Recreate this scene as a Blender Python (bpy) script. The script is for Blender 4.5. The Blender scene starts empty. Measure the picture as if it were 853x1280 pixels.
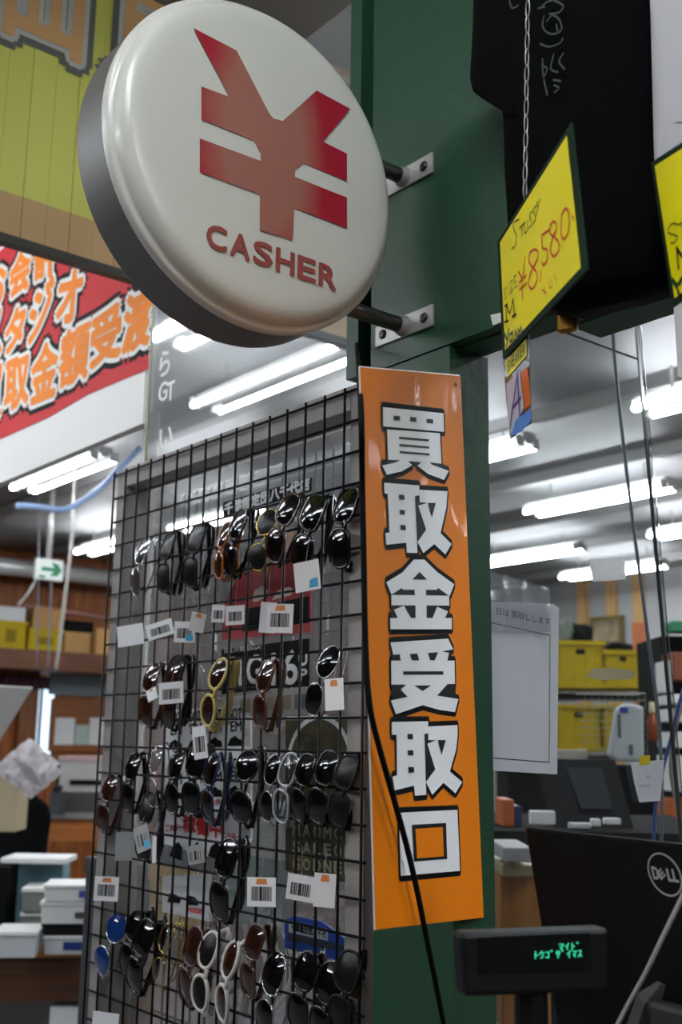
import bpy, bmesh, math, random
from mathutils import Vector, Matrix
random.seed(7)
S = bpy.context.scene
COL = S.collection
EYE = 1.45
# ------------------------------------------------------------------ camera
F_PX, PITCH, ROLL, YAW = 1384.14, 0.204988, 0.0147548, 0.684981
CF = Vector((math.sin(YAW)*math.cos(PITCH), math.cos(YAW)*math.cos(PITCH), math.sin(PITCH)))
_r = Vector((math.cos(YAW), -math.sin(YAW), 0)); _u = _r.cross(CF)
CR = math.cos(ROLL)*_r + math.sin(ROLL)*_u
CU = -math.sin(ROLL)*_r + math.cos(ROLL)*_u
CAM = Vector((0, 0, EYE))
cd = bpy.data.cameras.new('camera'); co = bpy.data.objects.new('camera', cd); COL.objects.link(co)
co.matrix_world = Matrix(((CR.x, CU.x, -CF.x, 0), (CR.y, CU.y, -CF.y, 0), (CR.z, CU.z, -CF.z, EYE), (0, 0, 0, 1)))
cd.sensor_fit = 'VERTICAL'; cd.sensor_height = 36; cd.lens = F_PX/1280*36
cd.clip_start = 0.05; cd.clip_end = 60
cd.dof.use_dof = True; cd.dof.focus_distance = 1.42; cd.dof.aperture_fstop = 6.3
S.camera = co
# ------------------------------------------------------------------ world, exposure
w = bpy.data.worlds.new('world'); S.world = w; w.use_nodes = True
w.node_tree.nodes['Background'].inputs[0].default_value = (0.75, 0.85, 1, 1)
w.node_tree.nodes['Background'].inputs[1].default_value = 0.3
S.view_settings.view_transform = 'Standard'; S.view_settings.look = 'None'
S.view_settings.gamma = 1; S.view_settings.use_curve_mapping = False
S.view_settings.exposure = 0.95
TUBE_L = 26.0
FRONT_L = 44.0
CEIL = 3.38

# ------------------------------------------------------------------ photo-ray helpers (points on real planes)
def ray(px, py): return CF + (px-426.5)/F_PX*CR - (py-640)/F_PX*CU
def at(px, py, ax, val):
    d = ray(px, py); t = (val-CAM[ax])/d[ax]; return CAM + d*t
def onplane(px, py, P, n):
    d = ray(px, py); return CAM + d*((P-CAM).dot(n)/d.dot(n))
def dep(px, py, depth): return CAM + ray(px, py)*depth

# ------------------------------------------------------------------ materials
MATS = {}
def srgb(c): return tuple((x/255/12.92 if x/255 <= .04045 else ((x/255+.055)/1.055)**2.4) for x in c)
def mat(name, c, rough=.5, metal=0, emit=0, noise=.0, nscale=8, bump=0, bscale=40, coat=0, spec=.5, trans=0):
    if name in MATS: return MATS[name]
    m = bpy.data.materials.new(name); m.use_nodes = True; MATS[name] = m
    nt = m.node_tree; b = nt.nodes['Principled BSDF']
    col = srgb(c)+(1,)
    b.inputs['Base Color'].default_value = col
    b.inputs['Roughness'].default_value = rough; b.inputs['Metallic'].default_value = metal
    b.inputs['Coat Weight'].default_value = coat; b.inputs['Coat Roughness'].default_value = .05
    b.inputs['Specular IOR Level'].default_value = spec
    b.inputs['Transmission Weight'].default_value = trans
    if emit:
        b.inputs['Emission Color'].default_value = col; b.inputs['Emission Strength'].default_value = emit
    tc = nt.nodes.new('ShaderNodeTexCoord')
    if noise:
        n = nt.nodes.new('ShaderNodeTexNoise'); n.inputs['Scale'].default_value = nscale; n.inputs['Detail'].default_value = 4
        nt.links.new(tc.outputs['Object'], n.inputs['Vector'])
        r = nt.nodes.new('ShaderNodeMapRange'); r.inputs['From Min'].default_value = .25; r.inputs['From Max'].default_value = .75
        r.inputs['To Min'].default_value = 1-noise; r.inputs['To Max'].default_value = 1+noise
        nt.links.new(n.outputs['Fac'], r.inputs['Value'])
        h = nt.nodes.new('ShaderNodeHueSaturation'); h.inputs['Color'].default_value = col
        nt.links.new(r.outputs['Result'], h.inputs['Value']); nt.links.new(h.outputs['Color'], b.inputs['Base Color'])
    if bump:
        n2 = nt.nodes.new('ShaderNodeTexNoise'); n2.inputs['Scale'].default_value = bscale; n2.inputs['Detail'].default_value = 3
        nt.links.new(tc.outputs['Object'], n2.inputs['Vector'])
        bp = nt.nodes.new('ShaderNodeBump'); bp.inputs['Strength'].default_value = bump; bp.inputs['Distance'].default_value = .01
        nt.links.new(n2.outputs['Fac'], bp.inputs['Height']); nt.links.new(bp.outputs['Normal'], b.inputs['Normal'])
    return m
def wood(name, c, c2, axis=2, scale=6):
    if name in MATS: return MATS[name]
    m = mat(name, c, .5); nt = m.node_tree; b = nt.nodes['Principled BSDF']
    tc = [n for n in nt.nodes if n.type == 'TEX_COORD'][0]
    mp = nt.nodes.new('ShaderNodeMapping'); sc = [scale*4]*3; sc[axis] = scale*.25; mp.inputs['Scale'].default_value = sc
    n = nt.nodes.new('ShaderNodeTexNoise'); n.inputs['Scale'].default_value = 1.5; n.inputs['Detail'].default_value = 5
    cr = nt.nodes.new('ShaderNodeValToRGB'); cr.color_ramp.elements[0].position = .35; cr.color_ramp.elements[1].position = .7
    cr.color_ramp.elements[0].color = srgb(c2)+(1,); cr.color_ramp.elements[1].color = srgb(c)+(1,)
    nt.links.new(tc.outputs['Object'], mp.inputs['Vector']); nt.links.new(mp.outputs['Vector'], n.inputs['Vector'])
    nt.links.new(n.outputs['Fac'], cr.inputs['Fac']); nt.links.new(cr.outputs['Color'], b.inputs['Base Color'])
    return m
def glass(name, tint=(.93, .95, .95), rough=.03, ior=1.45, boost=1.0, smear=0.0, haze=0.0):
    if name in MATS: return MATS[name]
    m = bpy.data.materials.new(name); m.use_nodes = True; MATS[name] = m
    nt = m.node_tree; nt.nodes.clear()
    out = nt.nodes.new('ShaderNodeOutputMaterial'); mix = nt.nodes.new('ShaderNodeMixShader')
    tr = nt.nodes.new('ShaderNodeBsdfTransparent'); tr.inputs[0].default_value = tint+(1,)
    gl = nt.nodes.new('ShaderNodeBsdfGlossy'); gl.inputs['Roughness'].default_value = rough
    fr = nt.nodes.new('ShaderNodeFresnel'); fr.inputs['IOR'].default_value = ior
    mu = nt.nodes.new('ShaderNodeMath'); mu.operation = 'MULTIPLY'; mu.inputs[1].default_value = boost; mu.use_clamp = True
    nt.links.new(fr.outputs[0], mu.inputs[0]); nt.links.new(mu.outputs[0], mix.inputs[0])
    nt.links.new(tr.outputs[0], mix.inputs[1]); nt.links.new(gl.outputs[0], mix.inputs[2])
    if smear:
        tc = nt.nodes.new('ShaderNodeTexCoord'); n = nt.nodes.new('ShaderNodeTexNoise'); n.inputs['Scale'].default_value = 9; n.inputs['Detail'].default_value = 2
        bp = nt.nodes.new('ShaderNodeBump'); bp.inputs['Strength'].default_value = smear; bp.inputs['Distance'].default_value = .02
        nt.links.new(tc.outputs['Object'], n.inputs['Vector']); nt.links.new(n.outputs['Fac'], bp.inputs['Height']); nt.links.new(bp.outputs[0], gl.inputs['Normal'])
    last = mix
    if haze:
        d = nt.nodes.new('ShaderNodeBsdfDiffuse'); d.inputs[0].default_value = (.85, .88, .92, 1); tl_ = nt.nodes.new('ShaderNodeBsdfTranslucent'); tl_.inputs[0].default_value = (.85, .88, .92, 1)
        m1 = nt.nodes.new('ShaderNodeMixShader'); nt.links.new(d.outputs[0], m1.inputs[1]); nt.links.new(tl_.outputs[0], m1.inputs[2])
        m2 = nt.nodes.new('ShaderNodeMixShader'); m2.inputs[0].default_value = haze; nt.links.new(mix.outputs[0], m2.inputs[1]); nt.links.new(m1.outputs[0], m2.inputs[2]); last = m2
    nt.links.new(last.outputs[0], out.inputs[0])
    return m
def sheet_mat(name, c, tl_=.4, bump=0, bscale=60):
    """thin paper or tape that lets light through from behind"""
    m = mat(name, c, .5, bump=bump, bscale=bscale); nt = m.node_tree; b = nt.nodes['Principled BSDF']; out = [n for n in nt.nodes if n.type == 'OUTPUT_MATERIAL'][0]
    t = nt.nodes.new('ShaderNodeBsdfTranslucent'); t.inputs[0].default_value = srgb(c)+(1,); mx = nt.nodes.new('ShaderNodeMixShader'); mx.inputs[0].default_value = tl_
    nt.links.new(b.outputs[0], mx.inputs[1]); nt.links.new(t.outputs[0], mx.inputs[2]); nt.links.new(mx.outputs[0], out.inputs[0]); return m

GREEN = mat('green_paint', (28, 67, 45), .45, noise=.06, nscale=5, bump=.08, bscale=60)
GREEN_D = mat('green_trim_paint', (28, 67, 45), .5)
GREY = mat('grey_frame_paint', (146, 140, 137), .55, noise=.06, nscale=10)
BLACK = mat('black_plastic', (13, 13, 14), .5, spec=.25)
BLACKM = mat('black_matte', (11, 11, 12), .8, spec=.15)
WIRE = mat('black_wire', (8, 8, 9), .5, spec=.2)
WHITE = mat('white_paper', (215, 215, 215), .6)
WPLAST = mat('white_plastic', (222, 222, 220), .35)
STEEL = mat('steel', (176, 174, 172), .42, metal=.45)
CHROME = mat('chrome', (220, 220, 220), .1, metal=1)
INK = mat('black_ink', (10, 10, 11), .7, spec=.15)
LINER = mat('dark_ink', (22, 21, 22), .7, spec=.15)
RED = mat('red_print', (205, 40, 45), .5)
ORANGE = mat('orange_print', (245, 138, 40), .6, spec=.2)
CARDB = mat('cardboard', (165, 125, 75), .8, noise=.08)
TAPE = mat('yellow_tape', (205, 185, 20), .5)
GLASS = glass('acrylic_sheet', tint=(.9, .93, .93), boost=1.1, haze=.015)
GLASSP = glass('poster_pane', tint=(.92, .94, .94), boost=.7, haze=.13)  # haze whitens the pane in place of bright reflections
BAG = glass('clear_bag_plastic', tint=(.93, .94, .95), rough=.1, boost=2.6, smear=1.0, haze=.17)

# ------------------------------------------------------------------ mesh helpers
class MB:
    def __init__(s): s.bm = bmesh.new()
    def poly(s, pts):
        vs = [s.bm.verts.new(p) for p in pts]
        return s.bm.faces.new(vs)
    def prism(s, pts, ext):
        pts = [Vector(p) for p in pts]; ext = Vector(ext); n = len(pts)
        a = [s.bm.verts.new(p) for p in pts]; b = [s.bm.verts.new(p+ext) for p in pts]
        s.bm.faces.new(a); s.bm.faces.new(b[::-1])
        for i in range(n): s.bm.faces.new((a[i], b[i], b[(i+1) % n], a[(i+1) % n]))
    def box(s, c, size, rz=0, rot=None):
        M = Matrix.Translation(Vector(c)) @ (rot.to_4x4() if rot else Matrix.Rotation(rz, 4, 'Z'))
        x, y, z = [v/2 for v in size]
        v = [s.bm.verts.new(M @ Vector(p)) for p in ((-x,-y,-z),(x,-y,-z),(x,y,-z),(-x,y,-z),(-x,-y,z),(x,-y,z),(x,y,z),(-x,y,z))]
        for f in ((3,2,1,0),(4,5,6,7),(0,1,5,4),(1,2,6,5),(2,3,7,6),(3,0,4,7)): s.bm.faces.new([v[i] for i in f])
    def span(s, a, b):
        s.box([(a[i]+b[i])/2 for i in range(3)], [abs(a[i]-b[i]) for i in range(3)])
    def tube(s, pts, r, n=8, closed=False, flat=None):
        pts = [Vector(p) for p in pts]; rings = []; m = len(pts); up = None
        rr = r if isinstance(r, (list, tuple)) else [r]*m
        for i, p in enumerate(pts):
            a = pts[(i-1) % m] if (closed or i > 0) else p
            b = pts[(i+1) % m] if (closed or i < m-1) else p
            t = (b-a).normalized()
            if up is None:
                up = Vector((0, 0, 1)) if abs(t.z) < .9 else Vector((1, 0, 0))
                if flat: up = Vector(flat)
            if flat: up = Vector(flat)
            x = t.cross(up).normalized(); y = x.cross(t).normalized()
            if not flat: up = y
            rings.append([s.bm.verts.new(p + rr[i]*(math.cos(2*math.pi*k/n)*x + math.sin(2*math.pi*k/n)*y)) for k in range(n)])
        for i in range(m if closed else m-1):
            A, B = rings[i], rings[(i+1) % m]
            for k in range(n): s.bm.faces.new((A[k], A[(k+1) % n], B[(k+1) % n], B[k]))
        if not closed: s.bm.faces.new(rings[0][::-1]); s.bm.faces.new(rings[-1])
    def lathe(s, prof, c, axis, n=64):
        """prof: list of (radius, height along axis)"""
        axis = Vector(axis).normalized(); x = axis.orthogonal().normalized(); y = axis.cross(x); c = Vector(c); rings = []
        for r, h in prof:
            rings.append([s.bm.verts.new(c+axis*h+r*(math.cos(2*math.pi*k/n)*x+math.sin(2*math.pi*k/n)*y)) for k in range(n)] if r > 1e-6 else [s.bm.verts.new(c+axis*h)])
        for A, B in zip(rings, rings[1:]):
            for k in range(n):
                q = [A[k % len(A)], A[(k+1) % len(A)], B[(k+1) % len(B)], B[k % len(B)]]
                q = [v for i, v in enumerate(q) if v not in q[:i]]
                if len(q) > 2: s.bm.faces.new(q)
    def ribbon(s, pts, wd, n):
        """flat pen stroke of width wd in the plane with normal n"""
        pts = [Vector(p) for p in pts]; n = Vector(n); L = []; m = len(pts)
        for i, p in enumerate(pts):
            t = (pts[min(i+1, m-1)]-pts[max(i-1, 0)]).normalized(); x = t.cross(n).normalized()*wd/2
            e = t*wd/2*(-1 if i == 0 else (1 if i == m-1 else 0))
            L.append((s.bm.verts.new(p+x+e), s.bm.verts.new(p-x+e)))
        for a, b in zip(L, L[1:]): s.bm.faces.new((a[0], a[1], b[1], b[0]))
    def merge_mesh(s, verts, faces):
        vs = [s.bm.verts.new(v) for v in verts]
        for f in faces:
            try: s.bm.faces.new([vs[i] for i in f])
            except ValueError: pass

def obj(name, mb, m, parent=None, smooth=False, local=False, bevel=0, thick=None):
    bm = mb.bm
    if parent is not None and not local:
        off = wl(parent)
        bmesh.ops.translate(bm, verts=bm.verts, vec=-off)
    elif parent is None and not local:
        # origin of a single-mesh thing at its base centre
        xs = [v.co for v in bm.verts]
        off = Vector([(min(c[i] for c in xs)+max(c[i] for c in xs))/2 for i in range(2)]+[min(c[2] for c in xs)])
        bmesh.ops.translate(bm, verts=bm.verts, vec=-off)
    if len(bm.faces) and name not in ('print_',): bmesh.ops.recalc_face_normals(bm, faces=bm.faces)
    me = bpy.data.meshes.new(name); bm.to_mesh(me); bm.free()
    me.materials.append(m)
    o = bpy.data.objects.new(name, me); COL.objects.link(o)
    if parent is not None: o.parent = parent
    elif not local: o.location = off
    if smooth:
        for p in me.polygons: p.use_smooth = True
    if bevel:
        b = o.modifiers.new('bevel', 'BEVEL'); b.width = bevel; b.segments = 2; b.limit_method = 'ANGLE'
    return o
def wl(o):
    v = Vector(o.location)
    while o.parent: o = o.parent; v += Vector(o.location)
    return v
def tag(o, label, cat, group=None):
    o['label'] = label; o['category'] = cat
    if group: o['group'] = group
    return o
def thing(name, label, cat, loc, group=None):
    o = bpy.data.objects.new(name, None); COL.objects.link(o); o.empty_display_size = .02
    o.location = Vector(loc); return tag(o, label, cat, group)
def struct(o): o['kind'] = 'structure'; return o

# ------------------------------------------------------------------ lettering
_tc = {}
LIFT = 4e-6      # each overlapping stroke lies a hair above the last
def glyphs(s):
    if s in _tc: return _tc[s]
    c = bpy.data.curves.new('tmp', 'FONT'); c.body = s; c.resolution_u = 3
    o = bpy.data.objects.new('tmp', c); COL.objects.link(o)
    dg = bpy.context.evaluated_depsgraph_get()
    me = bpy.data.meshes.new_from_object(o.evaluated_get(dg))
    v = [(p.co.x, p.co.y) for p in me.vertices]; f = [tuple(p.vertices) for p in me.polygons]
    bpy.data.objects.remove(o); bpy.data.curves.remove(c); bpy.data.meshes.remove(me)
    x0 = min(a for a, b in v); x1 = max(a for a, b in v); y0 = min(b for a, b in v); y1 = max(b for a, b in v)
    _tc[s] = ([((a-x0)/(x1-x0), (b-y0)/(y1-y0)) for a, b in v], f)
    return _tc[s]
def text(mb, s, O, R, U, wd, ht, dil=0, nd=10, shear=0, lift=None):
    """lay the word s in the box (O, R*wd, U*ht); dil fattens the letters"""
    O, R, U = Vector(O), Vector(R).normalized(), Vector(U).normalized()
    if lift: O = O + Vector(lift)
    v, f = glyphs(s)
    offs = [(0, 0)] + ([(dil*math.cos(2*math.pi*k/nd), dil*math.sin(2*math.pi*k/nd)) for k in range(nd)] if dil else [])
    N_ = R.cross(U)
    for i, (dx, dy) in enumerate(offs):
        mb.merge_mesh([O + R*(a*wd+dx+shear*b*ht) + U*(b*ht+dy) + N_*(i*LIFT) for a, b in v], f)
XN = Vector((-1, 0, 0)); YN = Vector((0, -1, 0)); ZU = Vector((0, 0, 1)); RX = Vector((0, -1, 0)); RY = Vector((1, 0, 0))
# plane x=const is read towards -y (RX), plane y=const is read towards +x (RY)

# =================================================================== SETTING
def simple(name, a, b, m): mb = MB(); mb.span(a, b); return struct(obj(name, mb, m))
simple('floor', (-4, -4, -.1), (10.4, 11, 0), mat('floor_vinyl', (112, 112, 114), .35, noise=.08))
CEILM = mat('ceiling_metal', (136, 136, 137), .5, noise=.05, nscale=2)
ceil = simple('ceiling', (-4, -4, CEIL), (10.4, 11, CEIL+.1), CEILM)
for k in range(12):
    x = -3.6+k*1.2
    mb = MB(); mb.span((x, -4, CEIL-.08), (x+.07, 11, CEIL)); obj('purlin', mb, mat('purlin_steel', (124, 123, 122), .5), ceil)
simple('wall_right', (10.4, -4, 0), (10.5, 11, CEIL), mat('grey_wall', (150, 150, 150), .7, noise=.03))
simple('wall_left', (-4.1, -4, 0), (-4, 11, CEIL), mat('left_wall_darkened', (34, 33, 33), .8))  # unseen wall, coloured dark so the lenses reflect less
simple('wall_front', (-4, -4.1, 0), (10.4, -4, CEIL), mat('front_wall_darkened', (62, 61, 60), .8))  # unseen wall, coloured dark to lower ambient light and pale reflections
wb = simple('wall_back', (-4, 11, 0), (10.4, 11.1, CEIL), mat('brown_wall', (120, 78, 40), .6))
PLANK = wood('wall_plank_wood', (168, 96, 34), (122, 64, 20), 2, 5)
for k in range(34):
    x = 2.6+k*.125
    mb = MB(); mb.span((x, 10.975, .0), (x+.119, 11, CEIL-.02)); obj('plank', mb, PLANK, wb)

# ---------------------------------------------------------------- fluorescent fixtures
TUBE = mat('lit_tube', (244, 250, 255), .3, emit=TUBE_L)
TUBEF = mat('lit_tube_added', (244, 250, 255), .3, emit=FRONT_L)
ZT = 3.175
FIXT = mat('fixture_white', (170, 170, 168), .5)
def fixture(x, y, label, L=1.2, dx=.085, tm=TUBE, group=None):
    t = thing('fluorescent_light', label, 'ceiling light', (x, y, CEIL), group)
    mb = MB(); mb.span((x-.05, y-L/2-.03, ZT+.03), (x+.05, y+L/2+.03, ZT+.07))
    mb.prism([(x-.035, y-L/2-.02, ZT+.03), (x+.035, y-L/2-.02, ZT+.03), (x+.02, y-L/2-.02, ZT+.005), (x-.02, y-L/2-.02, ZT+.005)], (0, L+.04, 0))
    obj('housing', mb, FIXT, t)
    for e in (-1, 1): mb = MB(); mb.tube([(x, y+e*L*.35, ZT+.06), (x, y+e*L*.35, CEIL)], .008, 8); obj('stem', mb, FIXT, t, smooth=True)
    for s in (-1, 1):
        mb = MB(); mb.tube([(x+s*dx, y-L/2, ZT), (x+s*dx, y+L/2, ZT)], .0165, 10); obj('tube', mb, tm, t, smooth=True)
        for e in (-1, 1): mb = MB(); mb.span((min(x+s*.04, x+s*(dx+.012)), y+e*(L/2+.008)-.01, ZT-.015), (max(x+s*.04, x+s*(dx+.012)), y+e*(L/2+.008)+.01, ZT+.045)); obj('lamp_holder', mb, FIXT, t)
def tl(px, py): return at(px, py, 2, ZT)
def fix_px(a, b, label, off=0, L=1.2):
    p, q = tl(*a), tl(*b); c = (p+q)/2; fixture(c.x+off, c.y, label, L=max(L, abs(p.y-q.y)))
fix_px((29, 610), (129, 575), 'twin tube ceiling light above the exit sign beyond the red banner')
fix_px((262, 508), (434, 440), 'twin tube ceiling light seen above the wire grid under the round sign')
fix_px((685, 638), (812, 614), 'long bright ceiling light behind the clear acrylic sheet, above the white tape')
fix_px((617, 703), (707, 690), 'far ceiling light just above the bagged paper notice')
fix_px((715, 722), (820, 708), 'farthest ceiling light, partly behind the piece of white tape')
p = tl(657, 560); fixture(p.x-.05, p.y+.55, 'ceiling light emerging from behind the green post beside the hanging sticker')
p = tl(815, 512); fixture(p.x, p.y-.55, 'near ceiling light at right of the acrylic edge, below the second price card')
p = tl(825, 670); fixture(p.x, p.y-.55, 'lower ceiling light at the right of the acrylic edge')
p = tl(102, 690); fixture(p.x+.05, p.y-.55, 'far ceiling light just left of the wire grid above the wood wall')
p = tl(222, 662); fixture(p.x, p.y-.6, 'ceiling light seen through the upper left of the wire grid')
for x, y, lab in ((-.2, .1, 'unseen twin tube light added over the aisle, nearest the yellow fascia'), (-3.4, 1.6, 'unseen twin tube light added at the far left over the aisle'),
        (.5, -1.9, 'unseen twin tube light added behind the viewer, first over the aisle'), (1.9, -1.7, 'unseen twin tube light added behind the viewer, over the counter end'), (1.2, -3.2, 'unseen twin tube light added farthest behind the viewer'), (2.6, -3.2, 'unseen twin tube light added farthest behind the counter end')):
    fixture(x, y, lab, tm=TUBEF)  # unseen lamps, added to light the signs and header from the front
for x, y, lab in ((-.1, 3.5, 'unseen twin tube light added behind the yellow fascia, nearest the red banner'), (.0, 5.0, 'unseen twin tube light added behind the yellow fascia, second from the banner'), (1.7, 5.3, 'unseen twin tube light added just left of the picture behind the banner'), (-1.6, 4.2, 'twin tube ceiling light over the left aisle beyond the fascia'), (-1.6, 2.7, 'unseen twin tube light added over the left aisle beside the fascia end'), (-1.6, 6.0, 'twin tube ceiling light over the left aisle, farther back'), (-3.2, 5.0, 'twin tube ceiling light at the far left wall'),
        (3.2, 2.1, 'unseen twin tube light added behind the green header, nearest the acrylic screen'), (3.2, .6, 'unseen twin tube light added over the till side of the counter'), (4.9, .2, 'unseen twin tube light added in the second row, right of the picture'),
        (7.96, 3.0, 'unseen twin tube light added in the fourth row, right of the picture'), (6.44, .9, 'unseen twin tube light added in the third row, far right'), (.3, 7.2, 'unseen twin tube light added over the left stock area'), (.3, 9.2, 'unseen twin tube light added near the wood wall, far left')):
    fixture(x, y, lab)  # those labelled added are out of view and only brighten the interior

# ---------------------------------------------------------------- yellow fascia (hanging bulkhead at the left)
FY = 2.265
fz0 = at(80, 317, 1, FY).z; fz1 = at(440, 62, 1, FY).z; ztan = at(60, 257, 1, FY).z
def fascia_mat():
    m = mat('fascia_print', (212, 212, 104), .45); nt = m.node_tree; b = nt.nodes['Principled BSDF']
    tc = [n for n in nt.nodes if n.type == 'TEX_COORD'][0]
    sx = nt.nodes.new('ShaderNodeSeparateXYZ'); nt.links.new(tc.outputs['Object'], sx.inputs[0])
    cr = nt.nodes.new('ShaderNodeValToRGB'); cr.color_ramp.interpolation = 'CONSTANT'
    cr.color_ramp.elements[0].color = srgb((196, 160, 112))+(1,); cr.color_ramp.elements[1].color = srgb((212, 212, 104))+(1,)
    cr.color_ramp.elements[1].position = ztan-fz0
    nt.links.new(sx.outputs['Z'], cr.inputs[0]); nt.links.new(cr.outputs[0], b.inputs['Base Color'])
    return m
FM = fascia_mat(); FM2 = mat('fascia_cream_print', (214, 186, 136), .5)
fa = thing('fascia_sign', 'yellow and tan boarded fascia with big orange characters, upper left', 'sign', (1.3, FY, fz0))
bw = .0585; xs0 = .2
for k in range(31):
    x = xs0+k*bw
    mb = MB(); mb.span((x+.0006, FY+.001*(k % 2), fz0), (x+bw-.0006, FY+.02, fz1)); obj('board', mb, FM if x < 1.35 else FM2, fa)
mb = MB(); mb.span((xs0, FY-.012, fz0-.02), (xs0+31*bw, FY+.015, fz0)); obj('bottom_trim', mb, mat('dark_trim', (58, 56, 50), .5), fa)
mb = MB(); mb.span((xs0, FY-.02, fz1), (xs0+31*bw, FY+.015, fz1+.022)); obj('top_trim', mb, mat('dark_trim', (58, 56, 50), .5), fa)
mb = MB(); mb.span((xs0, FY-.01, fz1+.022), (xs0+31*bw, FY+.02, CEIL)); obj('upper_board', mb, mat('olive_board', (112, 106, 92), .6), fa)
mb = MB(); mb.span((xs0, FY+.02, fz0), (xs0+31*bw, FY+.0225, fz1)); obj('backing', mb, mat('dark_trim', (58, 56, 50), .5), fa)
pa = at(-75, 58, 1, FY); pb = at(88, 88, 1, FY); pc = at(103, 78, 1, FY)
zb = at(40, 60, 1, FY).z
cw = (pb.x-pa.x)
for j, (m_, d_, l_) in enumerate(((mat('fascia_grey_outline', (104, 106, 98), .5), .034, .002), (mat('fascia_white_outline', (196, 196, 186), .5), .017, .0045), (mat('fascia_orange', (216, 168, 112), .5), .004, .007))):
    mb = MB()
    for i, s_ in enumerate('高価買取'):
        text(mb, s_, (pa.x-.32+i*.36, FY-l_, zb+.0), RY, ZU, .29, .4, dil=d_)
    obj('lettering', mb, m_, fa)

# ---------------------------------------------------------------- red banner board
BX = 1.25
b0 = at(186, 526, 0, BX)
bn = thing('banner_board', 'red and white banner board with slanted orange characters, left', 'sign', (BX, 2.8, b0.z))
zt = at(186, 330, 0, BX).z+.35
y_near = max(2.289, at(187, 500, 0, BX).y); y_far = 3.9
mb = MB(); mb.span((BX, y_near, b0.z), (BX+.025, y_far, zt)); obj('board', mb, mat('banner_white', (228, 226, 222), .5), bn)
def bpx(*pp): return [at(x, y, 0, BX-.002) for x, y in pp]
mb = MB(); mb.poly(bpx((-60, 585), (0, 549), (60, 522), (110, 493), (150, 476), (186, 461), (186, 250), (-60, 210)))
obj('red_field', mb, mat('banner_red', (206, 44, 50), .6, spec=.2), bn)
mb = MB(); mb.poly([p+Vector((-.0008, 0, 0)) for p in bpx((-20, 320), (14, 302), (0, 314), (-20, 335))]); obj('white_flash', mb, mat('banner_white', (228, 226, 222), .5), bn)
# characters: each (char, px of lower-left, px of lower-right, px of upper-left)
chars = [('額', (73, 485), (108, 470), (78, 418)), ('受', (113, 460), (150, 442), (115, 398)), ('渡', (153, 442), (185, 428), (159, 372)), ('金', (38, 505), (69, 492), (42, 438)), ('取', (5, 515), (34, 502), (8, 455)), ('買', (-30, 530), (1, 518), (-27, 470)),
         ('タ', (5, 443), (28, 432), (10, 392)), ('ジ', (34, 432), (62, 405), (40, 372)), ('オ', (70, 405), (99, 398), (75, 345)), ('ス', (-28, 455), (1, 442), (-24, 400)),
         ('会', (12, 373), (36, 358), (14, 325)), ('計', (43, 350), (70, 342), (44, 312)), ('お', (-22, 390), (6, 378), (-20, 340))]
for m_, d_, l_ in ((LINER, .036, .0026), (mat('banner_white', (228, 226, 222), .5), .0205, .0034), (ORANGE, .0075, .0042)):
    mb = MB(); bb = 0
    for c_, ll, lr, ul in chars:
        A, B, C = [at(*q, 0, BX-l_) for q in (ll, lr, ul)]
        v, f = glyphs(c_)
        for i, (dx, dy) in enumerate([(0, 0)]+[(d_*math.cos(k*math.pi/5), d_*math.sin(k*math.pi/5)) for k in range(10)]):
            bb += 1; mb.merge_mesh([A+(B-A)*a+(C-A)*b+Vector((-3e-6*bb, dx, dy)) for a, b in v], f)
    obj('lettering', mb, m_, bn)

# ---------------------------------------------------------------- green header, post
HX = 1.053
hb = 2.0
hd = thing('green_header', 'dark green painted header panel over the counter, carrying the round sign', 'header', (HX, .5, hb))
mb = MB(); mb.span((HX, -.35, hb+.003), (HX+.02, 1.222, CEIL)); obj('panel', mb, GREEN, hd)
mb = MB(); mb.span((HX-.006, 1.246, hb+.003), (HX+.03, 1.274, CEIL)); obj('edge_strip', mb, GREEN_D, hd)
mb = MB(); mb.span((HX+.02, -.35, hb), (HX+.068, 1.268, CEIL)); obj('core', mb, GREEN_D, hd)
mb = MB(); mb.span((HX+.068, -.35, hb-.002), (HX+.13, .89, hb+.09)); obj('rear_rail', mb, GREEN_D, hd)
pt = thing('green_post', 'dark green square post under the header, behind the tall orange sign', 'post', (HX+.035, 1.16, 0))
mb = MB(); mb.span((HX, 1.052, 0), (HX+.078, 1.205, hb)); obj('shaft', mb, GREEN, pt)
mb = MB(); mb.span((HX+.03, 1.205, 0), (HX+.06, 1.2355, hb)); obj('shadow_gap_strip', mb, mat('shadow_gap_strip', (44, 46, 42), .6), pt)  # dark strip put in for the shaded gap between post and frame
mb = MB(); mb.span((HX+.078, 1.1, .0), (HX+.082, 1.2, 2.0)); obj('rear_edge', mb, mat('pale_edge', (170, 165, 150), .6), pt)

# ---------------------------------------------------------------- round yen sign
YF = 1.10; yc = Vector((.75645, YF, EYE+.73965)); yr = .2240; yd = .083
ys = thing('round_sign', 'round white light box with a faded red yen mark, reading CASHER', 'sign', (yc.x, YF+.04, yc.z-yr))
mb = MB(); mb.lathe([(0, yd), (yr-.004, yd), (yr, yd-.003), (yr, .012), (yr-.003, .008), (0, .008)], yc, (0, 1, 0), 128); dr_ = obj('drum', mb, mat('drum_grey', (104, 101, 99), .45, metal=.1, noise=.05, nscale=6), ys, smooth=True)
es_ = dr_.modifiers.new('edges', 'EDGE_SPLIT'); es_.split_angle = .5
mb = MB()
prof = [(yr+.0012, .012), (yr+.0012, .004), (yr-.001, 0), (yr-.004, -.002), (yr-.007, -.0025)]
for k in range(7):
    a = k/6*math.pi/2; prof.append((yr-.007-.02*math.sin(a)*.9, -.004-.018*(1-math.cos(a))))
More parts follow.
